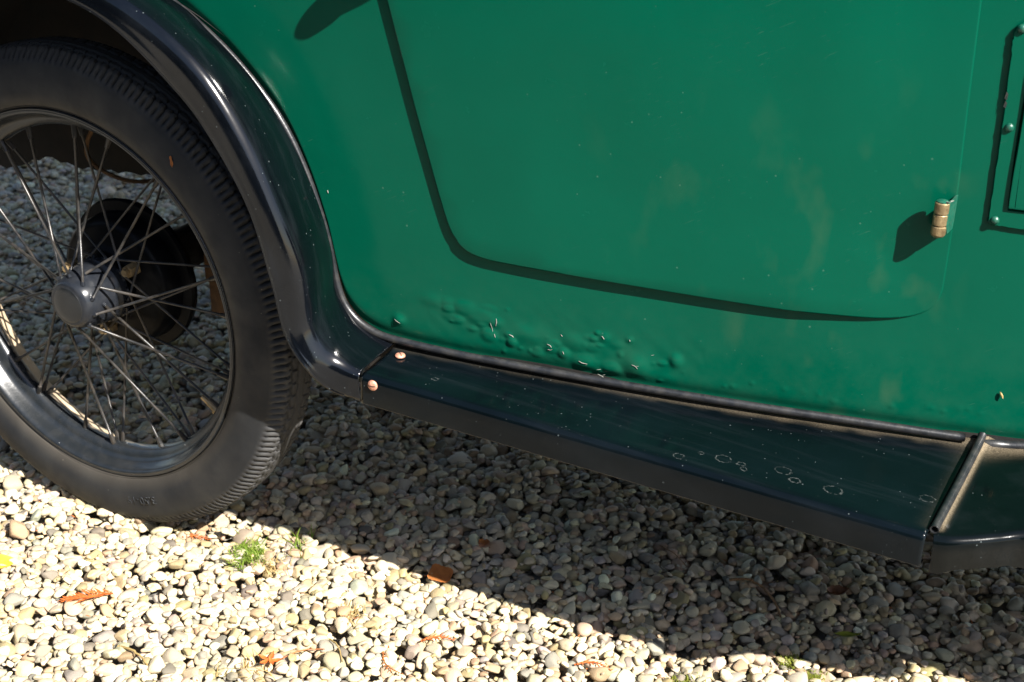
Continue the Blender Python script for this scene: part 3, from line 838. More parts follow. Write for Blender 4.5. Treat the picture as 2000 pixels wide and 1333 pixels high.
M_WORN = mat_simple('worn_edge', (0.09, 0.08, 0.065), 0.5, var=0.5, scale=60, bump=0.1)
MB().tube(edge_line, 0.0009, 6).obj('rolled_edge', M_WORN, board, sharp=0)
def screw(pos, nrm, slot_ang, r=0.0062):
    nrm = Vector(nrm).normalized(); q = nrm.to_track_quat('Z', 'Y')
    mb = MB(); mb.lathe([(r, -0.0005), (r, 0.0008), (r * 0.86, 0.0020), (r * 0.5, 0.0029), (0, 0.0032)], 24, 'Z')
    o = mobj("screw", [Vector(pos) + q @ Vector(p) for p in mb.v], mb.f, M_COPPER, board)
    m = MB(); pts = []
    ca, sa = math.cos(slot_ang), math.sin(slot_ang)
    rows = []
    for t in np.linspace(-0.93, 0.93, 9):
        h = 0.0033 * math.sqrt(max(0, 1 - t * t * 0.75)) + 0.0001 - (0.0008 if abs(t) > .9 else 0)
        rows.append([(Vector(pos) + q @ Vector((t * r * ca - s * sa, t * r * sa + s * ca, h))) for s in (-0.0006, 0.0006)])
    m.grid(rows); m.obj("screw_slot", M_SLOT, board)
screw((0.4560, 0.0586, board_z(0.456) + 0.0008), (0.02, 0, 1), 0.9)
screw((0.4598, -0.0058, 0.3165 + 0.0130), (0.03, -1, 0.05), 0.1, 0.0064)

# --- welting between body and wing / board
BC = resample(catmull(BEAD, 10), 0.006)
BC = BC[BC[:, 0] < 1.086]
bp = [(x, float(yb(x)) - 0.0050, z - (0.0 if x < 0.42 else 0.0)) for x, z in BC]
MB().tube(bp, 0.0047, 12).obj("welting", M_BEAD, car, sharp=0)
bp2 = [(x, float(yb(x)) - 0.004, z - 0.004) for x, z in [(1.1025, 0.3265), (1.13, 0.3272), (1.16, 0.330), (1.20, 0.335), (1.22, 0.338)]]
MB().tube(bp2, 0.0052, 12).obj("welting", M_BEAD, car, sharp=0)
# second flat lip of the welting against the enamel
# --- piping over the joint to the front wing
def build_piping():
    a = Vector((1.0985, float(yb(1.0985)) - 0.010, board_z(1.0985) + 0.0075)); b = Vector((1.0985, 0.0435, E2[2] + 0.0035))
    pth = [a + Vector((0, 0.010, 0.006)), a + Vector((0, 0.004, 0.002)), a.lerp(b, 0.08), a.lerp(b, 0.5) + Vector((0.0003, 0, 0.0004)), b]
    mb = MB().tube(pth, 0.0046, 14, caps=False)
    ins = MB().tube([b + Vector((0, 0.012, 0)), b], 0.0032, 12, caps=False)
    rim_o = []; n = 14
    mb.add(ins.v, [f[::-1] for f in ins.f])
    ob = mb.obj("joint_piping", M_BEAD, car, sharp=0)
    m = MB().lathe([(0.0032, 0.0), (0.0044, -0.0006), (0.0046, 0.0)], 18, 'Y'); mobj("piping_end", [b + Vector(p) for p in m.v], m.f, M_BEAD, ob)
    m = MB().tube([b + Vector((0, 0.0125, 0)), b + Vector((0, 0.0120, 0))], 0.0032, 12); mobj("piping_core", m.v, m.f, M_DARK, ob)
build_piping()

# --- front wing, tail end of it
FO = [(1.1000, 0.0365, 0.3165), (1.1150, 0.0405, 0.3172), (1.1350, 0.0530, 0.3178), (1.1570, 0.0690, 0.3190), (1.1780, 0.0840, 0.3210), (1.2100, 0.0980, 0.3250), (1.2600, 0.1040, 0.3370), (1.3400, 0.1040, 0.3720), (1.44, 0.098, 0.450), (1.52, 0.09, 0.545), (1.60, 0.08, 0.66), (1.70, 0.07, 0.74), (1.85, 0.06, 0.78)]
def build_front_wing():
    E = catmull(FO, 10); rows = []; dust = []; R = 0.009
    T = np.gradient(E, axis=0); T /= np.linalg.norm(T, axis=1)[:, None]
    for p, tg in zip(E, T):
        side = np.array([tg[1], -tg[0], 0]); side /= np.linalg.norm(side)       # outwards
        upv = np.cross(np.array([0, 1, 0]), tg); upv = -upv if upv[2] < 0 else upv
        xi = 1.1000 + (p[0] - 1.1) * 1.0
        inn = np.array([xi, min(float(yb(min(xi, 1.5))) + 0.002, 0.34), p[2] + 0.0015])
        row = []; du = []
        for t in np.linspace(0, 1, 22)[:-1]:
            q = inn + (p - side * R - inn) * t
            bow = 0.004 * math.sin(math.pi * t) * min(1, (p[0] - 1.1) / 0.1)
            dj = q[0] - 1.1035; dy = inn[1] - q[1]
            fil = 0.004 * math.exp(-(max(dj, 0) / 0.006) ** 2) + 0.006 * math.exp(-(dy / 0.010) ** 2)
            row.append(tuple(q + upv * (bow + fil)))
            du.append(min(1, 0.8 * math.exp(-(max(dj, 0) / 0.0026) ** 2) + 0.45 * math.exp(-(max(0, dy - 0.010) / (0.012 + 0.010 * math.exp(-(dj / 0.03) ** 2))) ** 2)))
        for a in np.linspace(0, math.pi / 2, 7):
            row.append(tuple(p - side * R + side * R * math.sin(a) - upv * (R - R * math.cos(a)))); du.append(0.0)
        hgt = 0.040 + 0.010 * min(1, (p[0] - 1.1) / 0.2)
        for t in (0.3, 0.65, 1.0): row.append(tuple(p - upv * (R + (hgt - R) * t))); du.append(0.02)
        row.append(tuple(p - upv * (hgt + 0.001) - side * 0.012)); du.append(0.1)
        rows.append(row); dust.append(du)
    ob = MB().grid(rows, flip=False).obj("front_wing", M_FWING, car, sharp=50)
    at = ob.data.attributes.new('dust', 'FLOAT', 'POINT'); at.data.foreach_set('value', np.array(dust, np.float32).ravel())
    ob.modifiers.new("thickness", 'SOLIDIFY').thickness = 0.0014
build_front_wing()

# --- underside
mb = MB()
mb.box((0.40, 0.16, 0.300), (1.85, 2 * CY - 0.16, 0.318))
mb.grid([[(x, float(yb(x)) + 0.004, 0.362), (x, float(yb(x)) + 0.004, 0.302), (x, 0.17 + max(0.0, float(yb(x)) - 0.15), 0.302)] for x in np.linspace(0.40, 1.84, 40)])
mb.obj("floor_pan", M_DARK, car, smooth=False)
mb = MB()
ang = np.linspace(rad(6), rad(172), 30)
mb.grid([[(0.432 * math.cos(a), max(float(yb(0.43 * math.cos(a))) + 0.001, 0.03) + (0.30 - 0.03) * k, 0.325 + 0.432 * math.sin(a)) for k in (0.0, 0.3, 1.0)] for a in ang])
ws = [(0.434 * math.cos(a), 0.325 + 0.434 * math.sin(a)) for a in ang]
low = [(0.40, 0.30), (0.30, 0.384), (0.12, 0.398), (0.03, 0.408), (-0.14, 0.392), (-0.245, 0.380), (-0.310, 0.386), (-0.390, 0.352), (-0.44, 0.35)]
lx = [p[0] for p in low][::-1]; lz = [p[1] for p in low][::-1]
cols = np.linspace(-0.43, 0.43, 60)
mb.grid([[(x, 0.262, float(np.interp(x, lx, lz)) + 0.0025 * math.sin(x * 160)), (x, 0.262, 0.325 + math.sqrt(max(0.434 ** 2 - x * x, 0.0)) + 0.002)] for x in cols], flip=True)
mb.obj("wheel_arch", M_DARK, car)
mb = MB(); mb.box((-0.44, 0.27, 0.392), (0.42, 2 * CY - 0.27, 0.42)); mb.obj("rear_floor", M_DARK, car, smooth=False)
mb = MB(); mb.box((0.040, 0.205, 0.232), (0.30, 0.240, 0.288)); mb.box((0.04, 0.198, 0.286), (0.42, 0.262, 0.392)); mb.box((0.055, 0.204, 0.262), (0.31, 0.2065, 0.270))
rail = mb.obj("chassis_rail", M_RUST, car, smooth=False)
mb = MB(); mb.tube([(0, 0.10, 0.325), (0, 0.45, 0.325)], 0.030, 20); mb.tube([(0, 0.45, 0.325), (0, 0.49, 0.325), (0, 0.56, 0.325), (0, 0.63, 0.325), (0, 0.67, 0.325)], [0.04, 0.09, 0.115, 0.09, 0.04], 20); mb.tube([(0, 0.67, 0.325), (0, 1.02, 0.325)], 0.030, 20)
mb.obj("rear_axle", M_DARK, car)
mb = MB()
for k in range(4): mb.box((-0.02, 0.300, 0.350 + 0.008 * k), (0.42 - 0.05 * k, 0.335, 0.357 + 0.008 * k))
mb.obj("leaf_spring", M_DARK, car, smooth=False)
# brake cable looping down by the tyre
mb = MB(); mb.tube(catmull([(0.02, 0.20, 0.44), (-0.05, 0.17, 0.425), (-0.11, 0.16, 0.44), (-0.12, 0.16, 0.47), (-0.10, 0.18, 0.52)], 6), 0.003, 8); mb.obj("brake_cable", M_RUST, car)

mb = MB(); mb.lathe([(0.0, 0.052), (0.050, 0.052), (0.054, 0.056), (0.058, 0.0585), (0.078, 0.0605), (0.0850, 0.0635), (0.0892, 0.070), (0.0905, 0.078), (0.0915, 0.094), (0.1040, 0.0965), (0.1060, 0.101), (0.1040, 0.108), (0.0, 0.112)], 72)
drum = mobj("brake_drum", [(p[0], p[1], p[2] + 0.325) for p in mb.v], mb.f, M_DRUM, car)

# --- wheel
wheel = link("wheel", None, car, loc=(0, 0, 0.325))
NL = 112; PER = 10; NU = NL * PER; YM = 0.033
def tyre_mesh():
    half = np.array([(0.2515, 0.0040), (0.2540, 0.0005), (0.2555, -0.0025), (0.2562, -0.0030), (0.2568, -0.0022), (0.2574, -0.0032), (0.2585, -0.0040), (0.2625, -0.0062), (0.268, -0.0082), (0.275, -0.0098), (0.283, -0.0106), (0.291, -0.0106), (0.299, -0.0098),
                     (0.306, -0.0084), (0.3095, -0.0076), (0.3125, -0.0064), (0.3155, -0.0050), (0.3185, -0.0032), (0.3212, -0.0010), (0.3236, 0.0014), (0.3255, 0.0038)])
    tread_y = np.linspace(0.0062, YM, 20)
    tr = 0.3262 + 0.0050 * np.sqrt(np.clip(1 - ((YM - tread_y) / 0.029) ** 2, 0, 1))
    H = np.r_[half, np.stack([tr, tread_y], 1)]
    prof = np.r_[H, np.stack([H[::-1][1:, 0], 2 * YM - H[::-1][1:, 1]], 1)]
    r = prof[:, 0]; y = prof[:, 1]; v = y - YM; av = np.abs(v)
    u = np.arange(NU) / PER                                    # lug units
    U, Vv = np.meshgrid(u, v, indexing='ij'); AV = np.abs(Vv); Rr = np.broadcast_to(r, U.shape).copy()
    sgn = np.sign(Vv)
    tri = lambda q: 2 * np.abs((q % 1.0) - 0.5) * 2 - 1
    dep = np.zeros_like(U)
    # zigzag ribs
    for k, c in ((0, 0.0075), (1, 0.0182)):
        dd = np.abs(AV - c - 0.0011 * tri(U + 0.5 * k))
        dep = np.maximum(dep, 0.0046 * np.clip(1.35 - dd / 0.0014, 0, 1))
    # shoulder slots, one deep and one shallow to each lug, slanted
    sl = (U + 0.25 * (AV - 0.02) / 0.01 * 0.35) % 1.0
    main = np.clip(1.3 - np.abs(sl - 0.5) / 0.075, 0, 1)
    sub = np.clip(1.2 - np.minimum(sl, 1 - sl) / 0.055, 0, 1) * 0.55
    out = np.clip((AV - 0.0185) / 0.001, 0, 1) * np.clip((Rr - 0.3150) / 0.0025, 0, 1)
    face = np.clip((0.3262 - Rr) / 0.0015, 0, 1)
    wide = np.clip(1.25 - np.minimum(np.abs(sl - 0.5), np.minimum(sl, 1 - sl)) / 0.115, 0, 1)
    dep = np.maximum(dep, 0.0052 * np.maximum(main, sub) * out)
    dep = np.maximum(dep, 0.0042 * wide * face * out)
    # knife cuts across the middle ribs
    mid = np.clip((0.0175 - AV) / 0.001, 0, 1) * np.clip((AV - 0.008) / 0.001, 0, 1)
    cut = np.clip(1.1 - np.abs(((U + 0.3 * sgn) % 1.0) - 0.5) / 0.06, 0, 1)
    dep = np.maximum(dep, 0.0030 * cut * mid)
    # worn lugs are not all alike
    lug = np.floor(U - 0.5 + 0.25 * (AV - 0.02) / 0.01 * 0.35)
    wob = 0.00035 * np.sin(lug * 12.9898 + 3 * sgn) * (Rr > 0.312)
    # surface normal in the section
    nr = np.gradient(y); ny = -np.gradient(r); L = np.hypot(nr, ny); nr, ny = nr / L, ny / L
    Rr = Rr - (dep - wob) * nr[None]; Yy = y[None] - (dep - wob) * ny[None]
    A = 2 * np.pi * U / NL
    # weight of the car flattens the foot of the tyre slightly
    ang = np.abs(((A + np.pi / 2 + np.pi) % (2 * np.pi)) - np.pi)
    X = Rr * np.cos(A); Z = Rr * np.sin(A)
    sq = np.clip(-0.3235 - Z, 0, None) * (Rr > 0.30)
    Z = Z + sq * 0.9
    Yy = Yy + np.where(AV > 0.02, np.sign(Vv) * 0.0022 * np.exp(-(ang / 0.30) ** 2), 0)
    return np.stack([X, Yy, Z], -1)
G = tyre_mesh(); nu, nv = G.shape[:2]
tm = bpy.data.meshes.new("tyre")
tm.vertices.add(nu * nv); tm.vertices.foreach_set('co', G.astype(np.float32).ravel())
ii, jj = np.meshgrid(np.arange(nu), np.arange(nv - 1), indexing='ij'); i2 = (ii + 1) % nu
Q = np.stack([ii * nv + jj, ii * nv + jj + 1, i2 * nv + jj + 1, i2 * nv + jj], -1).reshape(-1, 4)
tm.loops.add(Q.size); tm.loops.foreach_set('vertex_index', Q.astype(np.int32).ravel())
tm.polygons.add(len(Q)); tm.polygons.foreach_set('loop_start', np.arange(0, Q.size, 4, dtype=np.int32)); tm.polygons.foreach_set('use_smooth', np.ones(len(Q), bool))
tm.materials.append(M_RUBBER); tm.update(); tm.validate(); tm.set_sharp_from_angle(angle=rad(50))
tyre = link("tyre", tm, wheel)

# moulded size marking, reading from outside, low on the sidewall
def moulded(txt, ang0, r_mid, h):
    cu_ = bpy.data.curves.new("t", 'FONT'); cu_.body = txt; cu_.size = h; cu_.align_x = 'CENTER'; cu_.extrude = 0.0; cu_.offset = 0.00005; cu_.space_character = 1.08
    ob = bpy.data.objects.new("t", cu_); COL.objects.link(ob)
    dg = bpy.context.evaluated_depsgraph_get(); me = bpy.data.meshes.new_from_object(ob.evaluated_get(dg))
    bpy.data.objects.remove(ob)
    bm = bmesh.new(); bm.from_mesh(me)
    bmesh.ops.triangulate(bm, faces=bm.faces)
    ext = bmesh.ops.extrude_face_region(bm, geom=list(bm.faces))
    for e in ext['geom']:
        if isinstance(e, bmesh.types.BMVert): e.co.z += 1.0
    for v in bm.verts:
        x, y, z = v.co
        r = r_mid + (y - h * 0.35); a = ang0 - x / r_mid
        yy = np.interp(r, [0.2625, 0.268, 0.275, 0.283, 0.291, 0.299, 0.306], [-0.0062, -0.0082, -0.0098, -0.0106, -0.0106, -0.0098, -0.0084])
        v.co = (r * math.cos(a), float(yy) + (0.0004 if z < 0.5 else -0.0016), r * math.sin(a))
    bmesh.ops.recalc_face_normals(bm, faces=bm.faces)
    me2 = bpy.data.meshes.new("size_marking"); bm.to_mesh(me2); bm.free(); me2.materials.append(M_RUBBER)
    link("size_marking", me2, wheel)
moulded("3.50-19", rad(-73.3), 0.2865, 0.0165)

# rim
prof = [(0.2538, 0.0048), (0.2545, 0.0010), (0.2535, -0.0025), (0.2512, -0.0042), (0.2485, -0.0038), (0.2462, -0.0012), (0.2445, 0.0030), (0.2430, 0.0075), (0.2415, 0.0120), (0.2395, 0.0165), (0.2350, 0.0195), (0.2295, 0.0225), (0.2265, 0.0262), (0.2255, 0.0305),
        (0.2255, 0.0365), (0.2268, 0.0405), (0.2310, 0.0440), (0.2370, 0.0470), (0.2405, 0.0500), (0.2425, 0.0550), (0.2440, 0.0610), (0.2460, 0.0672), (0.2485, 0.0698), (0.2512, 0.0702), (0.2535, 0.0685), (0.2545, 0.0650)]
back = [(r + 0.0018, y) for r, y in prof[::-1][3:-3]]
MB().lathe(prof + back, 144, 'Y', closed=True).obj("rim", M_RIM, wheel, sharp=60)

# hub shell
HUB = [(0.0, -0.0215), (0.0265, -0.0212), (0.0300, -0.0200), (0.0325, -0.0165), (0.0352, -0.0100), (0.0380, 0.0), (0.0408, 0.0130), (0.0420, 0.0215), (0.0412, 0.0245), (0.0395, 0.0262), (0.0400, 0.0282), (0.0442, 0.0330), (0.0440, 0.0440), (0.0425, 0.0475), (0.0395, 0.0490), (0.030, 0.052)]
hub = MB().lathe(HUB, 72).obj("hub", M_HUB, wheel, sharp=40)
M_CAP = mat_simple("hub_cap_black", (0.010, 0.011, 0.012), 0.22, var=0.3, scale=40, bump=0.06)
MB().lathe([(0.0, -0.0240), (0.012, -0.0237), (0.0205, -0.0228), (0.0238, -0.0216), (0.0245, -0.0206)], 48).obj("hub_cap", M_CAP, wheel)

# spokes: two crossed rows
def spoke(pa, pb, r=0.0020):
    pa, pb = Vector(pa), Vector(pb); d = (pb - pa).normalized()
    m = MB().tube([pa, pa.lerp(pb, 0.5), pb], r, 8); sp = m.obj("spoke", M_SPOKE, wheel, sharp=0)
    m = MB().tube([pb - d * 0.015, pb - d * 0.003, pb + d * 0.004], [0.0028, 0.0036, 0.0044], 8); m.obj("spoke_nipple", M_SPOKE, wheel, sharp=40)
    m = MB().tube([pa - d * 0.001, pa + d * 0.0035], [0.0032, 0.0026], 8); m.obj("spoke_head", M_HUB, wheel)
def on(a, r, y): return (r * math.cos(a), y, r * math.sin(a))
for k in range(20):
    a = 2 * math.pi * (k + 0.15) / 20
    s = 1 if k % 2 else -1
    spoke(on(a, 0.0352 if k % 2 else 0.0385, -0.010 if k % 2 else 0.003), on(a + s * rad(34), 0.2262, 0.0275 if k % 2 else 0.031), 0.0018)
for k in range(20):
    a = 2 * math.pi * (k + 0.6) / 20
    s = 1 if k % 2 else -1
    spoke(on(a, 0.0436, 0.043), on(a + s * rad(62), 0.2262, 0.0365), 0.0016)

# wheel nuts
def nut(a, r=0.060):
    c = Vector(on(a, r, 0.0)); c.y = 0.0
    m = MB()
    hexp = [(0.0092 * math.cos(q), 0.0092 * math.sin(q)) for q in [math.pi / 3 * i + a for i in range(6)]]
    rows = [[(c.x + p[0] * f, y, c.z + p[1] * f) for p in hexp] for f, y in ((1.0, 0.056), (1.0, 0.042), (0.86, 0.0395))]
    m.grid(rows, closed_v=True); o = len(m.v); m.f.append(tuple(range(o - 6, o))[::-1])
    m.tube([(c.x, 0.041, c.z), (c.x, 0.034, c.z)], 0.0048, 14)
    m.obj("wheel_nut", M_BRASS, wheel, sharp=30)
for a in (163, 36, -93): nut(rad(a))
# tyre valve
a = rad(-33); d = Vector((math.cos(a), 0, math.sin(a)))
o_ = Vector((0, 0.030, 0))
m = MB().tube([o_ + d * 0.2275, o_ + d * 0.2245, o_ + d * 0.2243, o_ + d * 0.212, o_ + d * 0.2115, o_ + d * 0.2005], [0.0062, 0.0062, 0.0042, 0.0042, 0.0036, 0.0036], 12)
m.obj("valve", M_BRASS, wheel, sharp=30)

# ------------------------------------------------------------------ things lying about
M_ORANGE = mat_leaf("dead_leaf_orange", (0.42, 0.15, 0.035), (0.30, 0.10, 0.03))
M_RUSTY = mat_leaf("conifer_orange", (0.60, 0.17, 0.035), (0.42, 0.10, 0.025))
M_YELLOW = mat_leaf("leaf_yellow", (0.70, 0.47, 0.05), (0.62, 0.36, 0.03))
M_BROWN = mat_leaf("dead_leaf_brown", (0.16, 0.065, 0.028), (0.09, 0.04, 0.02))
M_GRASS = mat_leaf("grass_green", (0.10, 0.20, 0.015), (0.22, 0.27, 0.04), trans=0.35)
M_DRY = mat_leaf("dry_grass", (0.45, 0.34, 0.14), (0.33, 0.22, 0.08), trans=0.3)
M_MOSS = mat_leaf("moss_green", (0.12, 0.15, 0.012), (0.20, 0.21, 0.02), trans=0.2)
M_TWIG = mat_simple("twig_bark", (0.22, 0.12, 0.05), 0.8, var=0.4, scale=200, bump=0.4)
M_SPRIGSTEM = mat_simple("sprig_stem", (0.40, 0.14, 0.04), 0.7, var=0.3, scale=200, bump=0.2)

def lying(name, mb, mat, x, y, label, cat, rz=0.0, dz=0.0, group=None, tilt=(0, 0)):
    me = mesh_data(name, mb.v, mb.f, mat, True, 0)
    props = dict(label=label, category=cat)
    if group: props['group'] = group
    return link(name, me, None, (x, y, ground_z(x, y, 0.010) + dz), (tilt[0], tilt[1], rz), **props)

def leaf_blade(length, width, outline, curl=0.25, n=16, m=7, fold=0.15, seed=0):
    rg = np.random.default_rng(seed); rows = []
    for i in range(n + 1):
        t = i / n; w = width * np.interp(t, *zip(*outline)) * (1 + rg.normal(0, 0.05))
        row = []
        for j in range(m):
            s = -1 + 2 * j / (m - 1)
            x = (t - 0.5) * length; y = s * w * 0.5
            z = curl * length * ((t - 0.5) ** 2) + fold * abs(s) * w * 0.5 + 0.0006 * math.sin(9 * t + 5 * s + seed)
            row.append((x, y, z))
        rows.append(row)
    return MB().grid(rows)
OVAL = [(0, 0.06), (0.15, 0.62), (0.4, 1.0), (0.7, 0.78), (0.9, 0.35), (1, 0.03)]
BLUNT = [(0, 0.72), (0.12, 1.0), (0.4, 0.96), (0.72, 1.0), (0.88, 0.9), (1, 0.55)]
lying("fallen_leaf", leaf_blade(0.031, 0.025, BLUNT, 0.12, fold=0.05, seed=1), M_ORANGE, 0.484, 0.105, "broken flat orange brown leaf on shaded pebbles beside the shadow edge", "leaf", 0.15, 0.003, tilt=(0.35, 0.05))
lying("fallen_leaf", leaf_blade(0.042, 0.030, OVAL, 0.15, seed=2), M_YELLOW, -0.022, -0.170, "bright yellow leaf on sunlit pebbles left of the conifer sprig", "leaf", 1.1, 0.004, tilt=(0.2, 0.25))
lying("fallen_leaf", leaf_blade(0.030, 0.022, OVAL, 1.2, fold=0.8, seed=4), M_BROWN, 0.948, 0.325, "curled dark brown leaf deep in the shade under the running board", "leaf", 0.7, 0.003)
lying("fallen_leaf", leaf_blade(0.034, 0.011, OVAL, 0.5, fold=0.5, seed=5), M_MOSS, 0.985, 0.250, "narrow dull green leaf on shaded pebbles under the front of the board", "leaf", 0.5, 0.004)
lying("fallen_leaf", leaf_blade(0.020, 0.015, BLUNT, 0.4, fold=0.3, seed=8), M_ORANGE, 0.500, 0.190, "small rust coloured leaf scrap in shade behind the flat orange leaf", "leaf", 2.0, 0.003)
# a little star of red scales
mb = MB()
for k in range(5):
    b = leaf_blade(0.017, 0.0065, OVAL, 0.8, 8, 5, 0.4, 10 + k); a = k * 1.25 + 0.3
    mb.add([(c_ * (p[0] + 0.007) - s_ * p[1], s_ * (p[0] + 0.007) + c_ * p[1], p[2] + 0.001 * k) for c_, s_ in [(math.cos(a), math.sin(a))] for p in b.v], b.f)
lying("dry_bud", mb, M_RUSTY, 0.402, -0.150, "small star shaped orange red bud scale on sunlit pebbles at the bottom", "bud", 0.4, 0.003)

def sprig(length, nleaf, lw, ll, seed, bend=0.1):
    rg = np.random.default_rng(seed); mb = MB()
    pth = [((t - .5) * length, bend * length * math.sin(3 * t), 0.003 * math.sin(2.5 * t)) for t in np.linspace(0, 1, 8)]
    mb.tube(pth, [0.0012 - 0.0007 * t for t in np.linspace(0, 1, 8)], 6)
    for k in range(nleaf):
        t = (k + 0.5) / nleaf; sgn = 1 if k % 2 else -1
        bx = (t - .5) * length; by = bend * length * math.sin(3 * t)
        a = sgn * rad(rg.uniform(28, 50)); l = ll * (0.6 + 0.6 * math.sin(math.pi * min(1, t + .15))) * rg.uniform(.8, 1.15)
        d = Vector((math.cos(a), math.sin(a), rg.uniform(-0.05, 0.35))).normalized(); w = Vector((-d.y, d.x, rg.uniform(-.3, .3))) * lw
        p0 = Vector((bx, by, 0.002)); p1 = p0 + d * l * .5 + w; p2 = p0 + d * l; p3 = p0 + d * l * .5 - w
        up = Vector((0, 0, lw * .5))
        mb.add([p0, p1, p2, p3, p0 + d * l * .5 + up], [(0, 3, 4), (3, 2, 4), (2, 1, 4), (1, 0, 4)])
    return mb
lying("conifer_sprig", sprig(0.062, 34, 0.0018, 0.017, 1, 0.05), M_RUSTY, 0.128, -0.166, "orange conifer sprig like a small feather on sunlit pebbles below the tyre", "sprig", rad(218), 0.004, tilt=(0.15, 0.1))
lying("conifer_sprig", sprig(0.040, 18, 0.0010, 0.008, 2, 0.15), M_RUSTY, 0.556, -0.020, "short red conifer scrap on sunlit pebbles below the orange leaf", "sprig", 0.5, 0.003)
lying("conifer_sprig", sprig(0.045, 16, 0.0010, 0.007, 3, 0.2), M_RUSTY, 0.742, 0.030, "thin orange conifer scrap at the bottom edge near the moss", "sprig", 0.2, 0.003)
lying("conifer_sprig", sprig(0.050, 18, 0.0010, 0.006, 5, -0.2), M_ORANGE, 0.528, -0.075, "long thin orange stalk on sunlit pebbles at the bottom middle", "sprig", -0.5, 0.003)
lying("conifer_sprig", sprig(0.040, 20, 0.0009, 0.008, 6, 0.1), M_RUSTY, 0.150, 0.012, "reddish needles heaped against the foot of the tyre", "sprig", 0.3, 0.002)

def grass(n, spread, h, seed, flat=0.5, w=0.0011):
    rg = np.random.default_rng(seed); mb = MB()
    for _ in range(n):
        x, y = rg.normal(0, spread, 2); a = rg.uniform(0, 6.28); l = h * rg.uniform(0.5, 1.2); b = flat * rg.uniform(0.4, 1.4)
        d = Vector((math.cos(a), math.sin(a), 0)); s = Vector((-math.sin(a), math.cos(a), 0)) * w
        rows = []
        for t in (0, 0.35, 0.7, 1.0):
            c = Vector((x, y, -0.004)) + d * (b * l * t * t) + Vector((0, 0, l * t * (1 - 0.35 * b * t)))
            ww = s * (1 - t * 0.85); rows.append([c - ww, c + ww])
        mb.grid(rows)
    return mb
lying("grass_tuft", grass(230, 0.0130, 0.014, 1, 1.1), M_GRASS, 0.243, 0.010, "bright green grass tuft between sunlit pebbles right of the tyre", "grass")
lying("grass_tuft", grass(90, 0.013, 0.013, 2, 1.1), M_DRY, 0.277, 0.012, "yellowish dry grass patch beside the bright green tuft", "grass")
lying("grass_tuft", grass(26, 0.009, 0.026, 3, 1.0), M_GRASS, 0.285, 0.068, "few long thin grass blades right at the shadow edge near the tyre", "grass")
lying("grass_tuft", grass(60, 0.014, 0.012, 4, 1.3), M_DRY, 0.385, -0.172, "flattened straw coloured grass patch near the bottom edge", "grass")
lying("grass_tuft", grass(50, 0.010, 0.012, 6, 1.3), M_DRY, 0.435, -0.030, "dry matted stems in sunlit gravel below the shadow edge", "grass")
lying("moss_clump", grass(320, 0.0090, 0.006, 7, 0.6, 0.0012), M_MOSS, 0.845, 0.068, "larger olive moss clump at the bottom edge by the shadow corner", "moss", 0, 0.001)
lying("moss_clump", grass(200, 0.0065, 0.006, 8, 0.6, 0.0012), M_MOSS, 0.936, 0.172, "middle one of the three moss clumps, between pebbles near the shadow edge", "moss", 0, 0.001)
lying("moss_clump", grass(180, 0.0060, 0.006, 9, 0.6, 0.0012), M_MOSS, 0.974, 0.158, "small moss clump furthest under the front of the running board", "moss", 0, 0.001)

def twig(pts, r, seed):
    rg = np.random.default_rng(seed); P = catmull(pts, 6); P = P + rg.normal(0, r * 0.25, P.shape)
    return MB().tube([tuple(p) for p in P], [r * (1 - 0.4 * i / len(P)) for i in range(len(P))], 7)
lying("twig", twig([(-.040, .012, .002), (-.015, .016, .010), (.012, .006, .009), (.034, -.012, .003), (.044, -.026, 0)], 0.0020, 1), M_TWIG, 0.856, 0.272, "curved brown twig arching over shaded pebbles under the board", "twig", 0.0, 0.004)
lying("twig", twig([(-.030, 0, 0), (-.01, .003, .004), (.012, .002, .003), (.032, -.004, 0)], 0.0016, 2), M_DRY, 0.260, -0.227, "straw coloured twig on sunlit pebbles at the bottom left", "twig", -0.15, 0.004)
lying("twig", twig([(-.028, 0, 0), (0, .002, .004), (.030, -.002, 0)], 0.0009, 3), M_ORANGE, 0.425, -0.120, "thin orange stalk pointing up from the bottom edge", "twig", 0.95, 0.004)
lying("twig", twig([(-.022, 0, 0), (0, .003, .004), (.026, -.001, 0)], 0.0012, 5), M_DRY, 0.455, -0.090, "short pale stem right of the star shaped bud", "twig", -0.6, 0.004)
lying("twig", twig([(-.030, 0, 0), (0, .002, .003), (.030, 0, 0)], 0.0008, 6), M_TWIG, 0.730, 0.300, "thin straight twig on dark pebbles under the middle of the board", "twig", -0.5, 0.004)

# loose needles and scraps trodden into the stones
mb = MB(); rg = np.random.default_rng(77)
for _ in range(420):
    x, y = rg.uniform(-0.25, 1.15), rg.uniform(-0.40, 0.40)
    z = ground_z(x, y, 0.003) + 0.0008; a = rg.uniform(0, 6.28); l = rg.uniform(0.003, 0.011); w = rg.uniform(0.0004, 0.0011)
    d = Vector((math.cos(a), math.sin(a), rg.normal(0, .25))) * l; s = Vector((-math.sin(a), math.cos(a), rg.normal(0, .2))) * w
    c = Vector((x, y, z)); mb.add([c - d * .5, c - s, c + d * .5, c + s, c + Vector((0, 0, w))], [(0, 1, 4), (1, 2, 4), (2, 3, 4), (3, 0, 4)])
me = mesh_data("leaf_litter", mb.v, mb.f, None, False)
for m_ in (M_ORANGE, M_DRY, M_BROWN, M_RUSTY): me.materials.append(m_)
me.polygons.foreach_set('material_index', np.repeat(rg.choice([0, 1, 1, 1, 2, 2, 3], 420), 4).astype(np.int32))
link("leaf_litter", me, None, kind="stuff")

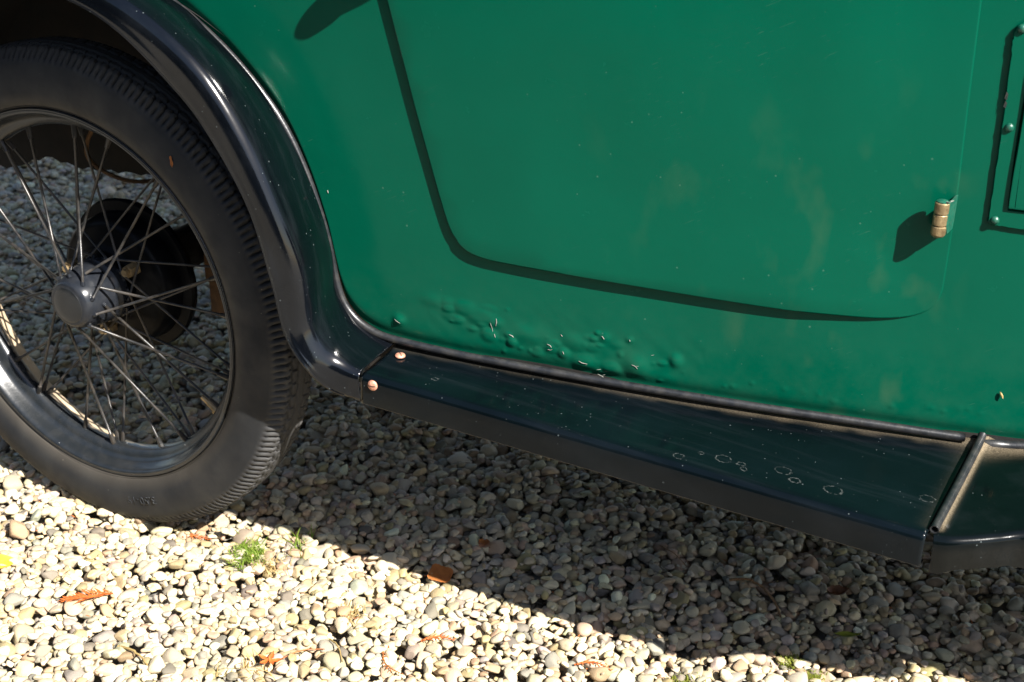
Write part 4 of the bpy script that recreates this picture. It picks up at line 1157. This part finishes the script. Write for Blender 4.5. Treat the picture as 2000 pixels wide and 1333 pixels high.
# scrap stuck on the tyre and a seed on the paint
mb = leaf_blade(0.014, 0.0048, OVAL, 0.1, 8, 5, 0.1, 31)
me = mesh_data("leaf_scrap", mb.v, mb.f, M_ORANGE, True, 0)
link("leaf_scrap", me, None, (0.187, -0.0108, 0.5515), (rad(90), rad(84), 0), label="tiny orange brown leaf scrap stuck on the upper tyre sidewall", category="leaf scrap")
m = MB().tube([(-0.004, 0, 0), (-0.002, 0, 0), (0.001, 0, 0.0002), (0.004, 0, 0)], [0.0004, 0.0013, 0.0014, 0.0003], 8)
me = mesh_data("seed", m.v, m.f, M_DRY, True, 0)
link("seed", me, None, (1.1101, float(yb(1.1101)) - 0.0022, 0.383), (0, rad(60), 0), label="tiny pale seed stuck on the green panel above the front wing", category="seed")

# ------------------------------------------------------------------ unseen leafy screen, added behind the viewer to block low sky light
M_BLOCKER = mat_leaf("blocker_leaf", (0.030, 0.055, 0.014), (0.055, 0.085, 0.022), trans=0.2, scale=6)
rg = np.random.default_rng(5)
sky_blocker = link("sky_blocker", None, None, (-1.0, -4.6, 0), label="dark green leafy screen added out of view to block sky light", category="sky_blocker")
n = 7000
c = np.stack([rg.uniform(-9, 8, n), rg.normal(0, 0.45, n), rg.uniform(0.0, 3.0, n) + rg.normal(0, 0.10, n)], 1)
c[:, 1] = np.where(np.abs(c[:, 1]) > 0.9, 0.8 * np.sign(c[:, 1]), c[:, 1])
u = rg.normal(size=(n, 3)); u /= np.linalg.norm(u, axis=1)[:, None]; w = np.cross(u, rg.normal(size=(n, 3))); w /= np.linalg.norm(w, axis=1)[:, None]
sz = rg.uniform(0.06, 0.15, n)[:, None]
V = np.stack([c - u * sz, c + w * sz * .5, c + u * sz, c - w * sz * .5], 1).reshape(-1, 3)
mobj("blocker_foliage", V.tolist(), (np.arange(n * 4).reshape(-1, 4)).tolist(), M_BLOCKER, sky_blocker, smooth=False)
m = MB()
for k in range(18): m.tube([(-8.6 + k * 0.95, 0, -0.02), (-8.55 + k * 0.95, 0.05, 1.2), (-8.6 + k * 0.95, -0.05, 2.6)], [0.05, 0.04, 0.012], 8)
m.box((-8.9, -0.22, 0.1), (7.9, 0.22, 2.7))
m.obj("stems", M_DARK, sky_blocker)  # stems and solid core of the added sky blocker
